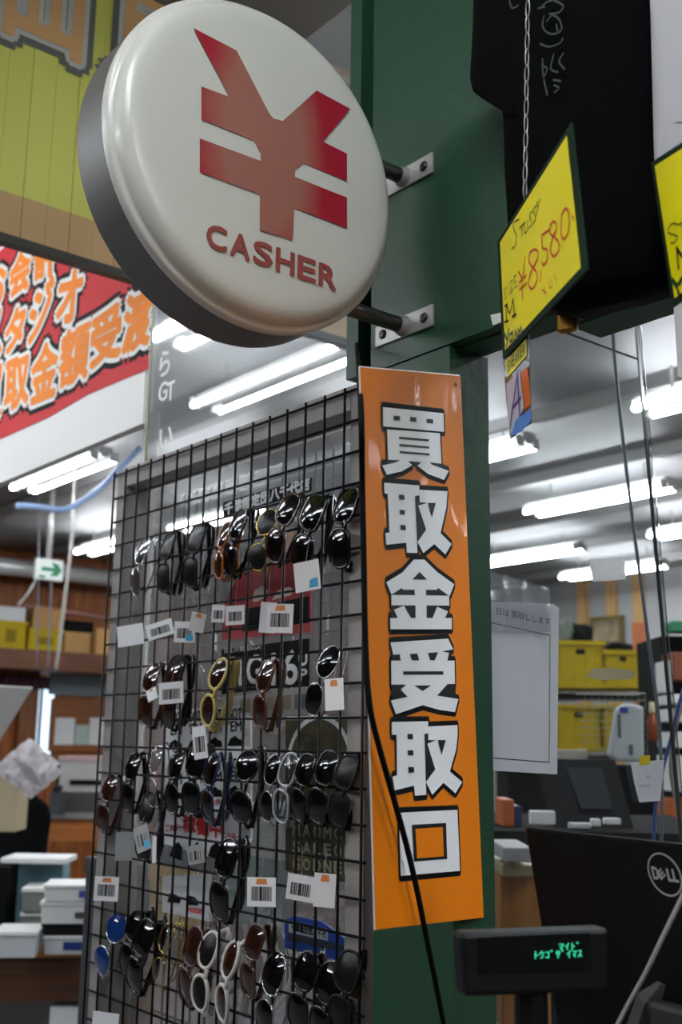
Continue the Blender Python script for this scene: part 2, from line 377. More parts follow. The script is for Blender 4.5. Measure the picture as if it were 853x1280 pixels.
prof = [(yr+.0012, .014), (yr+.0012, .004), (yr-.002, .001), (yr-.006, .001), (yr-.007, -.002), (yr-.010, -.010), (yr-.016, -.016), (yr-.024, -.019), (yr-.04, -.0205), (0, -.022)]
mb.lathe(prof, yc, (0, 1, 0), 96)
face = obj('face', mb, mat('opal_acrylic', (212, 210, 200), .28, noise=.02, nscale=3, coat=.15), ys, smooth=True)
def yp(x, y): return at(x, y, 1, YF-.0226)
pts = [(242,35),(296,63),(337,142),(342,148),(354,151),(396,113),(438,136),(404,177),(434,192),(434,226),(380,204),(369,212),(369,221),(434,247),(434,285),(368,260),(366,300),(325,288),(325,243),(250,215),(250,173),(326,201),(326,192),(318,176),(252,149),(252,108),(287,121)]
YENM = mat('faded_red', (150, 30, 44), .4)
def fade(m):
    nt = m.node_tree; b = nt.nodes['Principled BSDF']; tc = [n for n in nt.nodes if n.type == 'TEX_COORD'][0]
    mp = nt.nodes.new('ShaderNodeMapping'); mp.vector_type = 'TEXTURE'; mp.inputs['Location'].default_value = (-.012, 0, yr+.02); mp.inputs['Scale'].default_value = (.105, 1, .21)
    g = nt.nodes.new('ShaderNodeTexGradient'); g.gradient_type = 'SPHERICAL'
    n = nt.nodes.new('ShaderNodeTexNoise'); n.inputs['Scale'].default_value = 14; n.inputs['Detail'].default_value = 4
    ma = nt.nodes.new('ShaderNodeMath'); ma.operation = 'MULTIPLY_ADD'; ma.inputs[1].default_value = .35
    nt.links.new(tc.outputs['Object'], mp.inputs[0]); nt.links.new(mp.outputs[0], g.inputs[0]); nt.links.new(tc.outputs['Object'], n.inputs['Vector'])
    nt.links.new(n.outputs['Fac'], ma.inputs[0]); nt.links.new(g.outputs['Fac'], ma.inputs[2])
    cr = nt.nodes.new('ShaderNodeValToRGB'); cr.color_ramp.elements[0].position = .2; cr.color_ramp.elements[1].position = .6
    cr.color_ramp.elements[0].color = srgb((165, 28, 48))+(1,); cr.color_ramp.elements[1].color = srgb((164, 106, 92))+(1,)
    nt.links.new(ma.outputs[0], cr.inputs[0]); nt.links.new(cr.outputs[0], b.inputs['Base Color'])
fade(YENM)
mb = MB(); mb.poly([yp(*q) for q in pts]); obj('yen_mark', mb, YENM, ys)
mb = MB(); a, b_ = yp(256, 307), yp(424, 362)
cz = yp(256, 279).z
CAS = mat('casher_red', (150, 72, 66), .4)
xx = a.x; stepw = (b_.x-a.x)/6.05
for i, ch in enumerate('CASHER'):
    text(mb, ch, (a.x+i*stepw+.003, YF-.0226, yp(340, 335).z), RY, ZU, stepw*.8, .030, dil=.0013, nd=8)
obj('lettering', mb, CAS, ys)
for (bx, ends) in (((512, 218), 0), ((528, 398), 1)):
    c = at(*bx, 0, HX-.004); sx = yc.x+math.sqrt(max(0, yr**2-(c.z-yc.z)**2))
    mb = MB(); mb.tube([(sx-.01, YF+.045, c.z), (HX-.012, YF+.045, c.z)], .0115, 16); pp = obj('pipe', mb, mat('grey_pipe', (92, 92, 86), .35, metal=.6), ys, smooth=True)
    mb = MB(); mb.span((HX-.004, YF+.045-.063, c.z-.0165), (HX, YF+.045+.063, c.z+.0165)); br = obj('bracket_plate', mb, STEEL, ys, bevel=.001)
    mb = MB(); mb.lathe([(.016, 0), (.0145, .006), (.0118, .012)], (HX-.004, YF+.045, c.z), (-1, 0, 0), 20); obj('flange', mb, STEEL, br, smooth=True)
    for s in (-1, 1):
        mb = MB(); mb.lathe([(.0075, 0), (.0075, .0015), (.005, .004), (.0, .0045)], (HX-.004, YF+.045+s*.045, c.z), (-1, 0, 0), 14); obj('bolt', mb, mat('dark_bolt', (60, 58, 55), .35, metal=.8), br)

# ---------------------------------------------------------------- tall orange sign
nA = Vector((.876, .482, 0)).normalized(); nS = Vector((nA.y, -nA.x, 0))  # along, normal (towards the aisle)
if nS.dot(CAM-Vector((1, 1, EYE))) < 0: nS = -nS
SP = Vector((1.100, 1.0465, 0))
def sg(x, y, l=0): return onplane(x, y, SP+nS*l, nS)
og = thing('vertical_sign', 'tall orange sign with white outlined characters, fixed to the green post', 'sign', SP+Vector((-.05, -.03, EYE-.25)))
cor = [sg(451, 459), sg(576, 470), sg(605, 1147), sg(470, 1162)]
def orange_mat():
    m = mat('orange_laminate', (240, 132, 0), .6, coat=.025, spec=.06, noise=.02, nscale=2); nt = m.node_tree; b = nt.nodes['Principled BSDF']
    tc = [n for n in nt.nodes if n.type == 'TEX_COORD'][0]
    mp = nt.nodes.new('ShaderNodeMapping'); mp.inputs['Scale'].default_value = (9, 9, 3)
    n = nt.nodes.new('ShaderNodeTexNoise'); n.inputs['Scale'].default_value = 1.6; n.inputs['Detail'].default_value = 1.5
    bp = nt.nodes.new('ShaderNodeBump'); bp.inputs['Strength'].default_value = .25; bp.inputs['Distance'].default_value = .03
    nt.links.new(tc.outputs['Object'], mp.inputs[0]); nt.links.new(mp.outputs[0], n.inputs['Vector']); nt.links.new(n.outputs['Fac'], bp.inputs['Height'])
    nt.links.new(bp.outputs[0], b.inputs['Coat Normal'])
    return m
mb = MB(); mb.prism(cor, -nS*.0015); obj('panel', mb, orange_mat(), og)
mb = MB(); mb.prism([sg(449.5, 458, -.0004), sg(452.5, 459, -.0004), sg(471.5, 1162, -.0004), sg(468.5, 1163, -.0004)], -nS*.001)
mb.prism([sg(450, 457.5, -.0004), sg(575, 468.5, -.0004), sg(575, 471, -.0004), sg(450, 460, -.0004)], -nS*.001); obj('laminate_edge', mb, WPLAST, og)
mb = MB(); mb.lathe([(.0035, 0), (.003, .002), (0, .0025)], sg(570, 480), nS, 12); obj('pin', mb, mat('grey_pin', (120, 95, 60), .5), og)
K1 = (460, 480, 815/140); K2 = (460, 690, 815/140); K3 = (460, 880, 853/160)
CH = [
 (K1, [[(110,168),(552,213),(555,348),(112,308)], [(140,330),(525,358),(537,580),(148,550)], [(105,592),(190,575),(270,540),(325,590),(250,635),(140,660)], [(360,595),(420,545),(470,588),(590,632),(555,698),(440,655)]],
  [[(190,230),(234,233),(234,266),(190,262)], [(310,240),(354,243),(354,276),(310,272)], [(428,253),(475,257),(477,288),(430,285)], [(228,383),(445,402),(445,418),(228,400)], [(230,435),(448,455),(448,470),(230,452)], [(232,487),(450,505),(450,521),(232,503)], [(140,552),(235,553),(190,575),(120,590)], [(455,570),(545,582),(560,618),(470,588)], [(315,565),(375,568),(345,592)]]),
 (K1, [[(118,718),(375,738),(375,810),(345,815),(362,1230),(285,1228),(280,1155),(135,1170),(128,1085),(158,1080),(145,800),(122,795)], [(375,770),(580,780),(572,900),(530,1085),(610,1165),(565,1240),(485,1165),(405,1230),(362,1150),(425,1060),(368,885),(435,865),(378,862)]],
  [[(228,805),(265,808),(268,843),(230,840)], [(232,915),(270,918),(270,950),(234,948)], [(238,1025),(277,1028),(277,1065),(240,1062)], [(437,865),(495,865),(467,970)], [(345,815),(372,815),(372,860),(435,865),(368,885),(425,1060),(362,1150)]]),
 (K2, [[(335,55),(412,55),(505,145),(630,235),(597,318),(170,305),(135,220),(250,150)], [(172,312),(592,318),(594,390),(172,388)], [(345,200),(425,200),(430,485),(348,485)], [(190,420),(265,390),(320,485),(218,485)], [(505,398),(585,432),(560,485),(470,485)], [(162,480),(612,480),(612,562),(165,562)]],
  [[(325,200),(377,145),(432,200)], [(180,305),(248,262),(256,274),(342,275),(342,312)], [(425,275),(505,275),(510,260),(590,318),(425,312)], [(265,390),(348,392),(348,478),(315,478)], [(430,395),(503,397),(470,478),(430,478)], [(172,388),(250,390),(190,420),(218,476),(165,476)], [(520,400),(594,402),(600,470),(565,478),(585,432)]]),
 (K2, [[(165,658),(585,630),(622,708),(510,730),(185,748)], [(235,740),(580,722),(595,730),(585,795),(235,795)], [(170,790),(632,790),(635,960),(172,965)], [(270,960),(580,958),(570,985),(505,1045),(660,1070),(635,1165),(520,1148),(400,1115),(205,1180),(168,1080),(290,1055),(240,1000)]],
  [[(170,750),(230,745),(242,790),(175,790)], [(308,742),(360,738),(375,788),(322,788)], [(438,735),(512,728),(488,788),(455,788)], [(540,724),(600,716),(607,750),(590,790),(580,790),(592,732)], [(258,868),(550,868),(550,893),(258,893)], [(340,972),(462,970),(400,1012)], [(172,967),(280,967),(240,1000),(290,1055),(180,1070)], [(580,962),(640,962),(640,1060),(505,1045)]]),
 (K3, [[(160,120),(403,115),(403,195),(378,200),(390,605),(315,612),(308,545),(180,575),(165,485),(195,475),(192,205),(160,205)], [(403,150),(598,140),(600,200),(590,300),(548,450),(630,520),(585,595),(505,525),(430,605),(388,520),(450,435),(397,265),(455,240),(403,240)]],
  [[(265,200),(300,200),(302,235),(267,235)], [(267,308),(303,308),(305,343),(269,343)], [(270,420),(308,420),(310,455),(272,460)], [(468,240),(520,240),(493,340)], [(380,200),(400,200),(402,240),(440,240),(397,265),(450,435),(388,515)]]),
 (K3, [[(208,725),(598,705),(615,1112),(220,1145)]], [[(295,805),(522,793),(530,1033),(308,1050)]]),
]
upS = ZU
OUT = .0058
LETW = mat('sign_letter_white', (246, 248, 250), .5, spec=.1)
for K, whites, holes in CH:
    mbK, mbW = MB(), MB()
    cv = lambda q, l: sg(K[0]+q[0]/K[2], K[1]+q[1]/K[2], l)
    for wi, pgn in enumerate(whites):
        P = [cv(q, .0006) for q in pgn]
        for k in range(14):
            o_ = nA*(OUT*math.cos(k*math.pi/7))+ZU*(OUT*math.sin(k*math.pi/7)); mbK.poly([p+o_ for p in P])
        mbK.poly(P)
        mbW.poly([cv(q, .0009+wi*4e-5) for q in pgn])
    obj('character_outline', mbK, INK, og); chw = obj('character', mbW, LETW, og)
    for pgn in holes: mb = MB(); mb.poly([cv(q, .0014) for q in pgn]); obj('counter_shape', mb, INK, chw)
mb = MB(); mb.poly([sg(460+x/K3[2], 880+y/K3[2], .0018) for x, y in ((318,832),(500,820),(508,1015),(328,1028))]); obj('inner_square', mb, MATS['orange_laminate'], og)

# black cable draped in front of the sign
cpts = [at(446, 430, 0, HX-.012)]+[sg(x, y, .006+.004*(i > 3)) for i, (x, y) in enumerate([(451,500),(453,600),(455,700),(457,800),(462,880),(476,940),(493,1000),(508,1055),(521,1110),(533,1170),(545,1230),(556,1285),(566,1340),(574,1400),(580,1460)])]
def smoothpts(p, n=4):
    out = []
    for i in range(len(p)-1):
        a = p[max(i-1, 0)]; b = p[i]; c = p[i+1]; d = p[min(i+2, len(p)-1)]
        for k in range(n):
            t = k/n; out.append(.5*((2*b)+(-a+c)*t+(2*a-5*b+4*c-d)*t*t+(-a+3*b-3*c+d)*t**3))
    return out+[p[-1]]
mb = MB(); mb.tube(smoothpts(cpts), .0031, 8); tag(obj('power_cable', mb, BLACKM, smooth=True), 'black cable drooping across the lower half of the orange sign', 'cable')

# =================================================================== GRID PANEL, FRAME, POSTERS
GX = 1.0533; GY0 = 2.0291; GZ0 = EYE+.53525; PIT = .05
fr = thing('panel_frame', 'grey painted display frame standing behind the wire grid', 'frame', (GX+.035, 1.65, 0))
fx0, fx1 = GX+.006, GX+.062; fy0, fy1 = 1.236, GY0+.004; ft = GZ0+.012
def fpart(n, a, b): mb = MB(); mb.span(a, b); obj(n, mb, GREY, fr, bevel=.0015)
fpart('stile', (fx0, fy1-.04, 0), (fx1, fy1, ft)); fpart('stile', (fx0, fy0, 0), (fx1, fy0+.04, ft))
fpart('rail', (fx0, fy0+.04, ft-.04), (fx1, fy1-.04, ft)); fpart('rail', (fx0, fy0+.04, 0), (fx1, fy1-.04, .12))
g = thing('wire_grid', 'black wire grid panel hung with rows of sunglasses', 'wire rack', (GX, 1.65, .2))
nv, nh = 17, 36
vm = None
zb_ = GZ0-(nh-1)*PIT
for i in range(nv):
    y = GY0-i*PIT
    if y < fy0-.03: break
    if vm is None:
        mb = MB(); mb.tube([(GX-.004, y, zb_-.01), (GX-.004, y, GZ0+.006)], .0022, 6); v0 = obj('wire', mb, WIRE, g, smooth=True); vm = v0
    else:
        c = vm.copy(); COL.objects.link(c); c.parent = g; c.location = (0, -i*PIT, 0)
hm = None
for j in range(nh):
    if hm is None:
        mb = MB(); mb.tube([(GX, GY0+.002, GZ0), (GX, GY0-(nv-1)*PIT-.005, GZ0)], .0022, 6); hm = obj('wire', mb, WIRE, g, smooth=True)
    else:
        c = hm.copy(); COL.objects.link(c); c.parent = g; c.location = (0, 0, -j*PIT)
# panes
PX = fx1+.004
pn = thing('acrylic_partition', 'clear acrylic pane above and behind the wire grid, with white stuck-on letters', 'pane', (PX, 1.65, .12))
mb = MB(); mb.poly([(PX, fy0, .12), (PX, fy1-.005, .12), (PX, fy1-.005, 2.75), (PX, fy0, 2.75)]); obj('sheet', mb, GLASSP, pn)
mb = MB(); mb.span((PX-.002, fy1-.006, .12), (PX+.003, fy1-.002, 2.75)); obj('cut_edge', mb, mat('acrylic_edge', (125, 128, 70), .25), pn)
mb = MB()
for s_, x0, y0, x1, y1 in (('ら', 199, 472, 211, 442), ('Ｇ', 198, 503, 208, 481), ('Ｔ', 208, 502, 217, 480), ('い', 199, 562, 214, 538)):
    A = at(x0, y0, 0, PX-.0006); B = at(x1, y0, 0, PX-.0006); C = at(x0, y1, 0, PX-.0006)
    text(mb, s_, A, RX, ZU, abs(A.y-B.y), C.z-A.z, dil=.0012, nd=6)
obj('lettering', mb, mat('sticker_white', (225, 225, 222), .5), pn)
# chrome pole behind the pane
p = at(187, 600, 0, 1.17); ptop = at(187, 518, 0, 1.17).z
mb = MB(); mb.tube([(1.17, p.y, 0), (1.17, p.y, ptop)], .016, 16); tag(obj('support_pole', mb, mat('pole_white', (185, 183, 178), .35, metal=.3), smooth=True), 'pale metal pole standing behind the left end of the wire grid', 'pole')

# posters on the pane
QX = PX-.0025
def q(x, y, l=0): return at(x, y, 0, QX-l)
def poster(name, label, px, m, cat='poster', th=.0015):
    P = [q(*a) for a in px]; c = sum(P, Vector())/len(P)
    t = thing(name, label, cat, (QX, c.y, min(p.z for p in P)))
    mb = MB(); mb.prism(P, (th, 0, 0)); obj('sheet', mb, m, t); return t
def qtext(mb, s, ll, lr, ul, dil=0, l=.0008, nd=8):
    A, B, C = q(*ll, l), q(*lr, l), q(*ul, l); v, f = glyphs(s)
    for i, (dx, dy) in enumerate([(0, 0)]+([(dil*math.cos(k*2*math.pi/nd), dil*math.sin(k*2*math.pi/nd)) for k in range(nd)] if dil else [])):
        mb.merge_mesh([A+(B-A)*a+(C-A)*b+Vector((-LIFT*i, dx, dy)) for a, b in v], f)
def qpoly(t, name, pts, m, l=.0006): mb = MB(); mb.poly([q(*a, l) for a in pts]); return obj(name, mb, m, t)
t = poster('shop_name_sign', 'black strip sign with white outlined shop name at the top behind the grid', ((279, 628), (389, 597), (389, 614), (279, 646)), INK)
mb = MB(); qtext(mb, '千葉鑑定団八千代店', (281, 644), (387, 612), (281, 630), dil=.0013); obj('lettering', mb, WHITE, t)
t = poster('shoe_poster', 'red poster of boxed trainers behind the top row of sunglasses', ((300, 715), (388, 695), (388, 790), (278, 800), (278, 760)), mat('poster_red', (150, 28, 34), .5))
qpoly(t, 'dark_print', ((303, 762), (386, 745), (386, 778), (303, 790)), INK)
qpoly(t, 'shoe_print', ((316, 752), (318, 738), (328, 732), (335, 738), (333, 746), (322, 752)), mat('shoe_print_grey', (195, 180, 170), .5), .001)
qpoly(t, 'shoe_print', ((340, 750), (348, 738), (362, 733), (368, 738), (364, 744)), mat('shoe_print_grey', (195, 180, 170), .5), .001)
t = poster('price_poster', 'black poster with large white numerals 1616 UP behind the grid', ((277, 812), (386, 798), (386, 855), (277, 868)), INK)
mb = MB(); qtext(mb, '1G', (299, 857), (327, 854), (299, 822), .0014); qtext(mb, '16', (340, 858), (372, 854), (340, 817), .0016); qtext(mb, 'U', (374, 832), (384, 831), (374, 816), .001); qtext(mb, 'P', (375, 850), (384, 849), (375, 837), .001)
qtext(mb, '買上の期間5GAT', (280, 817), (330, 811), (280, 811)); obj('lettering', mb, WHITE, t)
t = poster('barcode_notice', 'pale sheet of small photographs below the black numeral poster', ((278, 872), (386, 858), (386, 893), (278, 897)), mat('pale_sheet', (150, 150, 150), .5))
for k in range(5): qpoly(t, 'photo_print', ((300+k*17, 874-k*1.5), (313+k*17, 873-k*1.5), (313+k*17, 890-k), (300+k*17, 891-k)), mat('photo%d' % (k % 3), ((120, 108, 88), (86, 92, 98), (140, 132, 116))[k % 3], .5))
t = poster('trainer_poster', 'white poster repeating GOT EM over small black shoes, with red lettering', ((207, 888), (313, 880), (313, 1048), (300, 1082), (205, 1055)), mat('poster_white', (222, 222, 224), .5))
mb = MB(); mr = MB()
for r_, yb in enumerate((904, 966, 1030)):
    for k in range(4):
        x = 210+k*25; y = yb-k*1.5
        if r_ == 2: y -= -10+2*k; continue
        qtext(mb, 'GOT', (x, y), (x+17, y-1), (x, y-13), .0008, nd=6); qtext(mb, "'EM", (x+1, y+15), (x+17, y+14), (x+1, y+2), .0008, nd=6)
        qpoly(t, 'shoe_print', ((x-1, y+33), (x+3, y+24), (x+9, y+20), (x+13, y+24), (x+17, y+25), (x+18, y+33)), INK, .0008)
qtext(mr, '稼働中', (229, 1040), (277, 1048), (229, 1018), .0016); qtext(mr, 'この店一', (208, 1040), (227, 1038), (208, 1031), .0005); qtext(mr, 'この店一', (279, 1047), (300, 1051), (279, 1039), .0005); qtext(mr, 'タッチ', (268, 1007), (296, 1004), (268, 999), .0005)
for k in range(4):
    x = 214+k*24; qpoly(t, 'shoe_print', ((x-2, 1070), (x+2, 1058), (x+9, 1052), (x+14, 1060), (x+13, 1076)), INK, .0008)
obj('black_lettering', mb, INK, t); obj('red_lettering', mr, mat('poster_red_ink', (190, 36, 40), .5), t)
t = poster('camouflage_poster', 'dark camouflage poster with a white ring and block letters SALE, right behind the grid', ((357, 894), (443, 894), (443, 1105), (357, 1088)), mat('camo_dark', (62, 56, 32), .5, noise=.95, nscale=26))
mb = MB(); cx, cy = 400, 960
arc = [q(cx+40*math.cos(a), cy-64*math.sin(a), .0008) for a in [math.pi*(.02+.96*k/24) for k in range(25)]]
mb.ribbon(arc, .008, XN); qpoly(t, 'corner_print', ((358, 895), (442, 895), (442, 899), (358, 900)), WHITE); obj('ring_print', mb, WHITE, t)
mb = MB()
for r_, s_ in enumerate(('MAOMC', 'SALEOE', 'GODNEB')):
    for k, ch in enumerate(s_):
        x = 366+k*13; y = 1044+r_*21+k*1.2; qtext(mb, ch, (x, y), (x+9, y+1), (x, y-14), .0007, nd=6)
obj('lettering', mb, mat('bone_print', (150, 148, 130), .5), t)
t = poster('blue_notice_board', 'dark blue notice with a white character strip, low behind the grid at right', ((356, 1150), (368, 1145), (402, 1152), (438, 1178), (438, 1205), (356, 1185)), mat('notice_blue', (22, 60, 140), .45))
qpoly(t, 'white_strip', ((361, 1152), (410, 1163), (410, 1176), (361, 1165)), mat('strip_grey', (160, 165, 170), .5))
qpoly(t, 'dark_strip', ((360, 1166), (436, 1183), (436, 1192), (360, 1175)), mat('strip_dark', (30, 36, 50), .5))
mb = MB(); qtext(mb, '千葉鑑定団八千代', (364, 1163), (408, 1173), (364, 1155), .0004, l=.0012); obj('lettering', mb, INK, t)
t = poster('catalogue_sheet', 'pale sheet with small shoe pictures and red words, lower left behind the grid', ((203, 1095), (262, 1092), (262, 1152), (203, 1140)), mat('pale_sheet2', (190, 190, 192), .5))
mb = MB()
for x, y in ((212, 1122), (235, 1125)): qpoly(t, 'shoe_print', ((x-3, y+6), (x, y-6), (x+8, y-4), (x+14, y+2), (x+13, y+7)), INK, .0008)
mb = MB(); qtext(mb, 'MODEL', (235, 1140), (255, 1143), (235, 1134), .0005); obj('red_lettering', mb, RED, t)
# coloured boxes on a shelf behind the pane
def facing(o_): return -YAW
def pbox(name, label, cat, x0, y0, x1, y1, d, m, th=.2, parts=None, group=None, yaw=None, bevel=.004, base_z=None):
    """a box whose front covers the pixel rectangle when standing at depth d"""
    A = dep(x0, y1, d); B = dep(x1, y1, d); C = dep((x0+x1)/2, y0, d); base = (A+B)/2
    if base_z is not None: base.z = base_z
    wv = (B-A).length; hv = C.z-base.z
    yw = -YAW if yaw is None else yaw
    t = thing(name, label, cat, base, group); t.rotation_euler[2] = yw
    mb = MB(); mb.box((0, th/2, hv/2), (wv, th, hv)); obj('body', mb, m, t, local=True, bevel=bevel)
    return t, wv, hv, th
def dbox(name, t, c, s, m, bevel=0, rz=0):
    mb = MB(); mb.box(c, s, rz); return obj(name, mb, m, t, local=True, bevel=bevel)

# =================================================================== SUNGLASSES
LENS = mat('lens_black', (4, 4, 5), .03, spec=.4, coat=.15)
LENSM = mat('lens_matte_dark', (20, 18, 17), .3, spec=.2)
LENSB = mat('lens_brown', (40, 18, 10), .04, spec=.5, coat=.3)
LENSBL = mat('lens_blue', (10, 44, 100), .05, spec=.6, coat=.4)
LENSG = mat('lens_grey', (62, 64, 68), .05, spec=.9, coat=1)
LENSC = glass('lens_clear', tint=(.8, .82, .85), boost=1.3)
FR = {'black': mat('frame_black', (6, 6, 7), .12, coat=.2), 'matte': mat('frame_matte', (20, 18, 18), .5, spec=.2), 'tort': mat('frame_tortoise', (92, 44, 20), .15, noise=.6, nscale=90, coat=.6), 'brown': mat('frame_brown', (70, 36, 22), .2, coat=.5),
      'cream': mat('frame_cream', (212, 190, 110), .3), 'white': mat('frame_white', (205, 198, 190), .3), 'navy': mat('frame_navy', (20, 34, 72), .2, coat=.5), 'silver': mat('frame_silver', (190, 190, 192), .15, metal=1), 'gold': mat('frame_gold', (205, 175, 90), .2, metal=1), 'amber': mat('frame_amber', (190, 110, 30), .2, coat=.5), 'clear': mat('frame_clear', (160, 165, 168), .1, coat=1), 'redbrown': mat('frame_redbrown', (60, 22, 16), .12, coat=.8)}
def outline(kind, n=28):
    out = []
    for k in range(n):
        a = 2*math.pi*k/n; c, s = math.cos(a), math.sin(a)
        if kind == 'round': e, W, H = 1.0, .0250, .0245
        elif kind == 'oval': e, W, H = .95, .0270, .0195
        elif kind == 'square': e, W, H = .62, .0285, .0235
        elif kind == 'aviator': e, W, H = .85, .0290, .0250
        else: e, W, H = .7, .0285, .0220
        x = W*math.copysign(abs(c)**e, c); y = H*math.copysign(abs(s)**e, s)
        if kind == 'aviator': x *= 1-.18*max(0, -s); y -= .002
        if kind == 'square': x *= 1+.08*s
        out.append((x, y))
    return out
PROTO = {}
def build_glasses(kind, fk, lm, rt):
    key = (kind, fk, lm.name)
    if key in PROTO:
        src = PROTO[key]; r = src.copy(); COL.objects.link(r)
        for ch in src.children:
            c = ch.copy(); COL.objects.link(c); c.parent = r
        return r
    r = bpy.data.objects.new('sunglasses', None); COL.objects.link(r); r.empty_display_size = .02
    fm = FR[fk]; ol = outline(kind); cxs = .033
    wrap = lambda x: -5.5*x*x*.5        # gentle face curve
    mb = MB()
    for s in (-1, 1):
        mb.tube([(s*cxs+s*x, y, wrap(s*cxs+s*x)) for x, y in ol], rt, 6, closed=True)
    bz = .007
    mb.tube([(-cxs+.0245, bz, wrap(.01)), (-.005, bz+.003, .001), (.005, bz+.003, .001), (cxs-.0245, bz, wrap(.01))], rt*1.05, 6)
    if kind == 'aviator': mb.tube([(-cxs+.012, .0195, wrap(.02)), (0, .0185, 0), (cxs-.012, .0195, wrap(.02))], rt, 6)
    for s in (-1, 1): mb.tube([(s*(cxs+.024), .010, wrap(.057)), (s*(cxs+.031), .0105, wrap(.064)-.003), (s*(cxs+.0325), .0105, wrap(.066)-.008)], rt*1.25, 6)
    obj('frame', mb, fm, r, smooth=True, local=True)
    for s in (-1, 1):
        mb = MB(); ctr = mb.bm.verts.new((s*cxs, 0, wrap(cxs)+.0040)); rings = []
        for fac, bul in ((.55, .0030), (1, .0004)):
            rings.append([mb.bm.verts.new((s*cxs+s*x*fac, y*fac, wrap(s*cxs+s*x*fac)+bul)) for x, y in ol])
        n = len(ol)
        for k in range(n):
            mb.bm.faces.new((ctr, rings[0][k], rings[0][(k+1) % n])); mb.bm.faces.new((rings[0][k], rings[1][k], rings[1][(k+1) % n], rings[0][(k+1) % n]))
        obj('lens', mb, lm, r, smooth=True, local=True)
    thin = fk in ('silver', 'gold')
    for s, ang, dz in ((-1, .24, 0), (1, .16, -.004)):
        x0 = s*(cxs+.0325); z0 = wrap(.066)-.008+dz
        d = Vector((-s*math.cos(ang), 0, -math.sin(ang)))
        P = [Vector((x0, .0105, z0))+d*L_+Vector((0, -dy, 0)) for L_, dy in ((0, 0), (.03, 0), (.06, .001), (.09, .002), (.105, .006), (.12, .014), (.13, .022))]
        rr = [.0016]*7 if thin else [.0056, .005, .0044, .0042, .0046, .0048, .003]
        mb = MB(); mb.tube(P, rr, 6); obj('temple', mb, fm, r, smooth=True, local=True)
    PROTO[key] = r
    return r
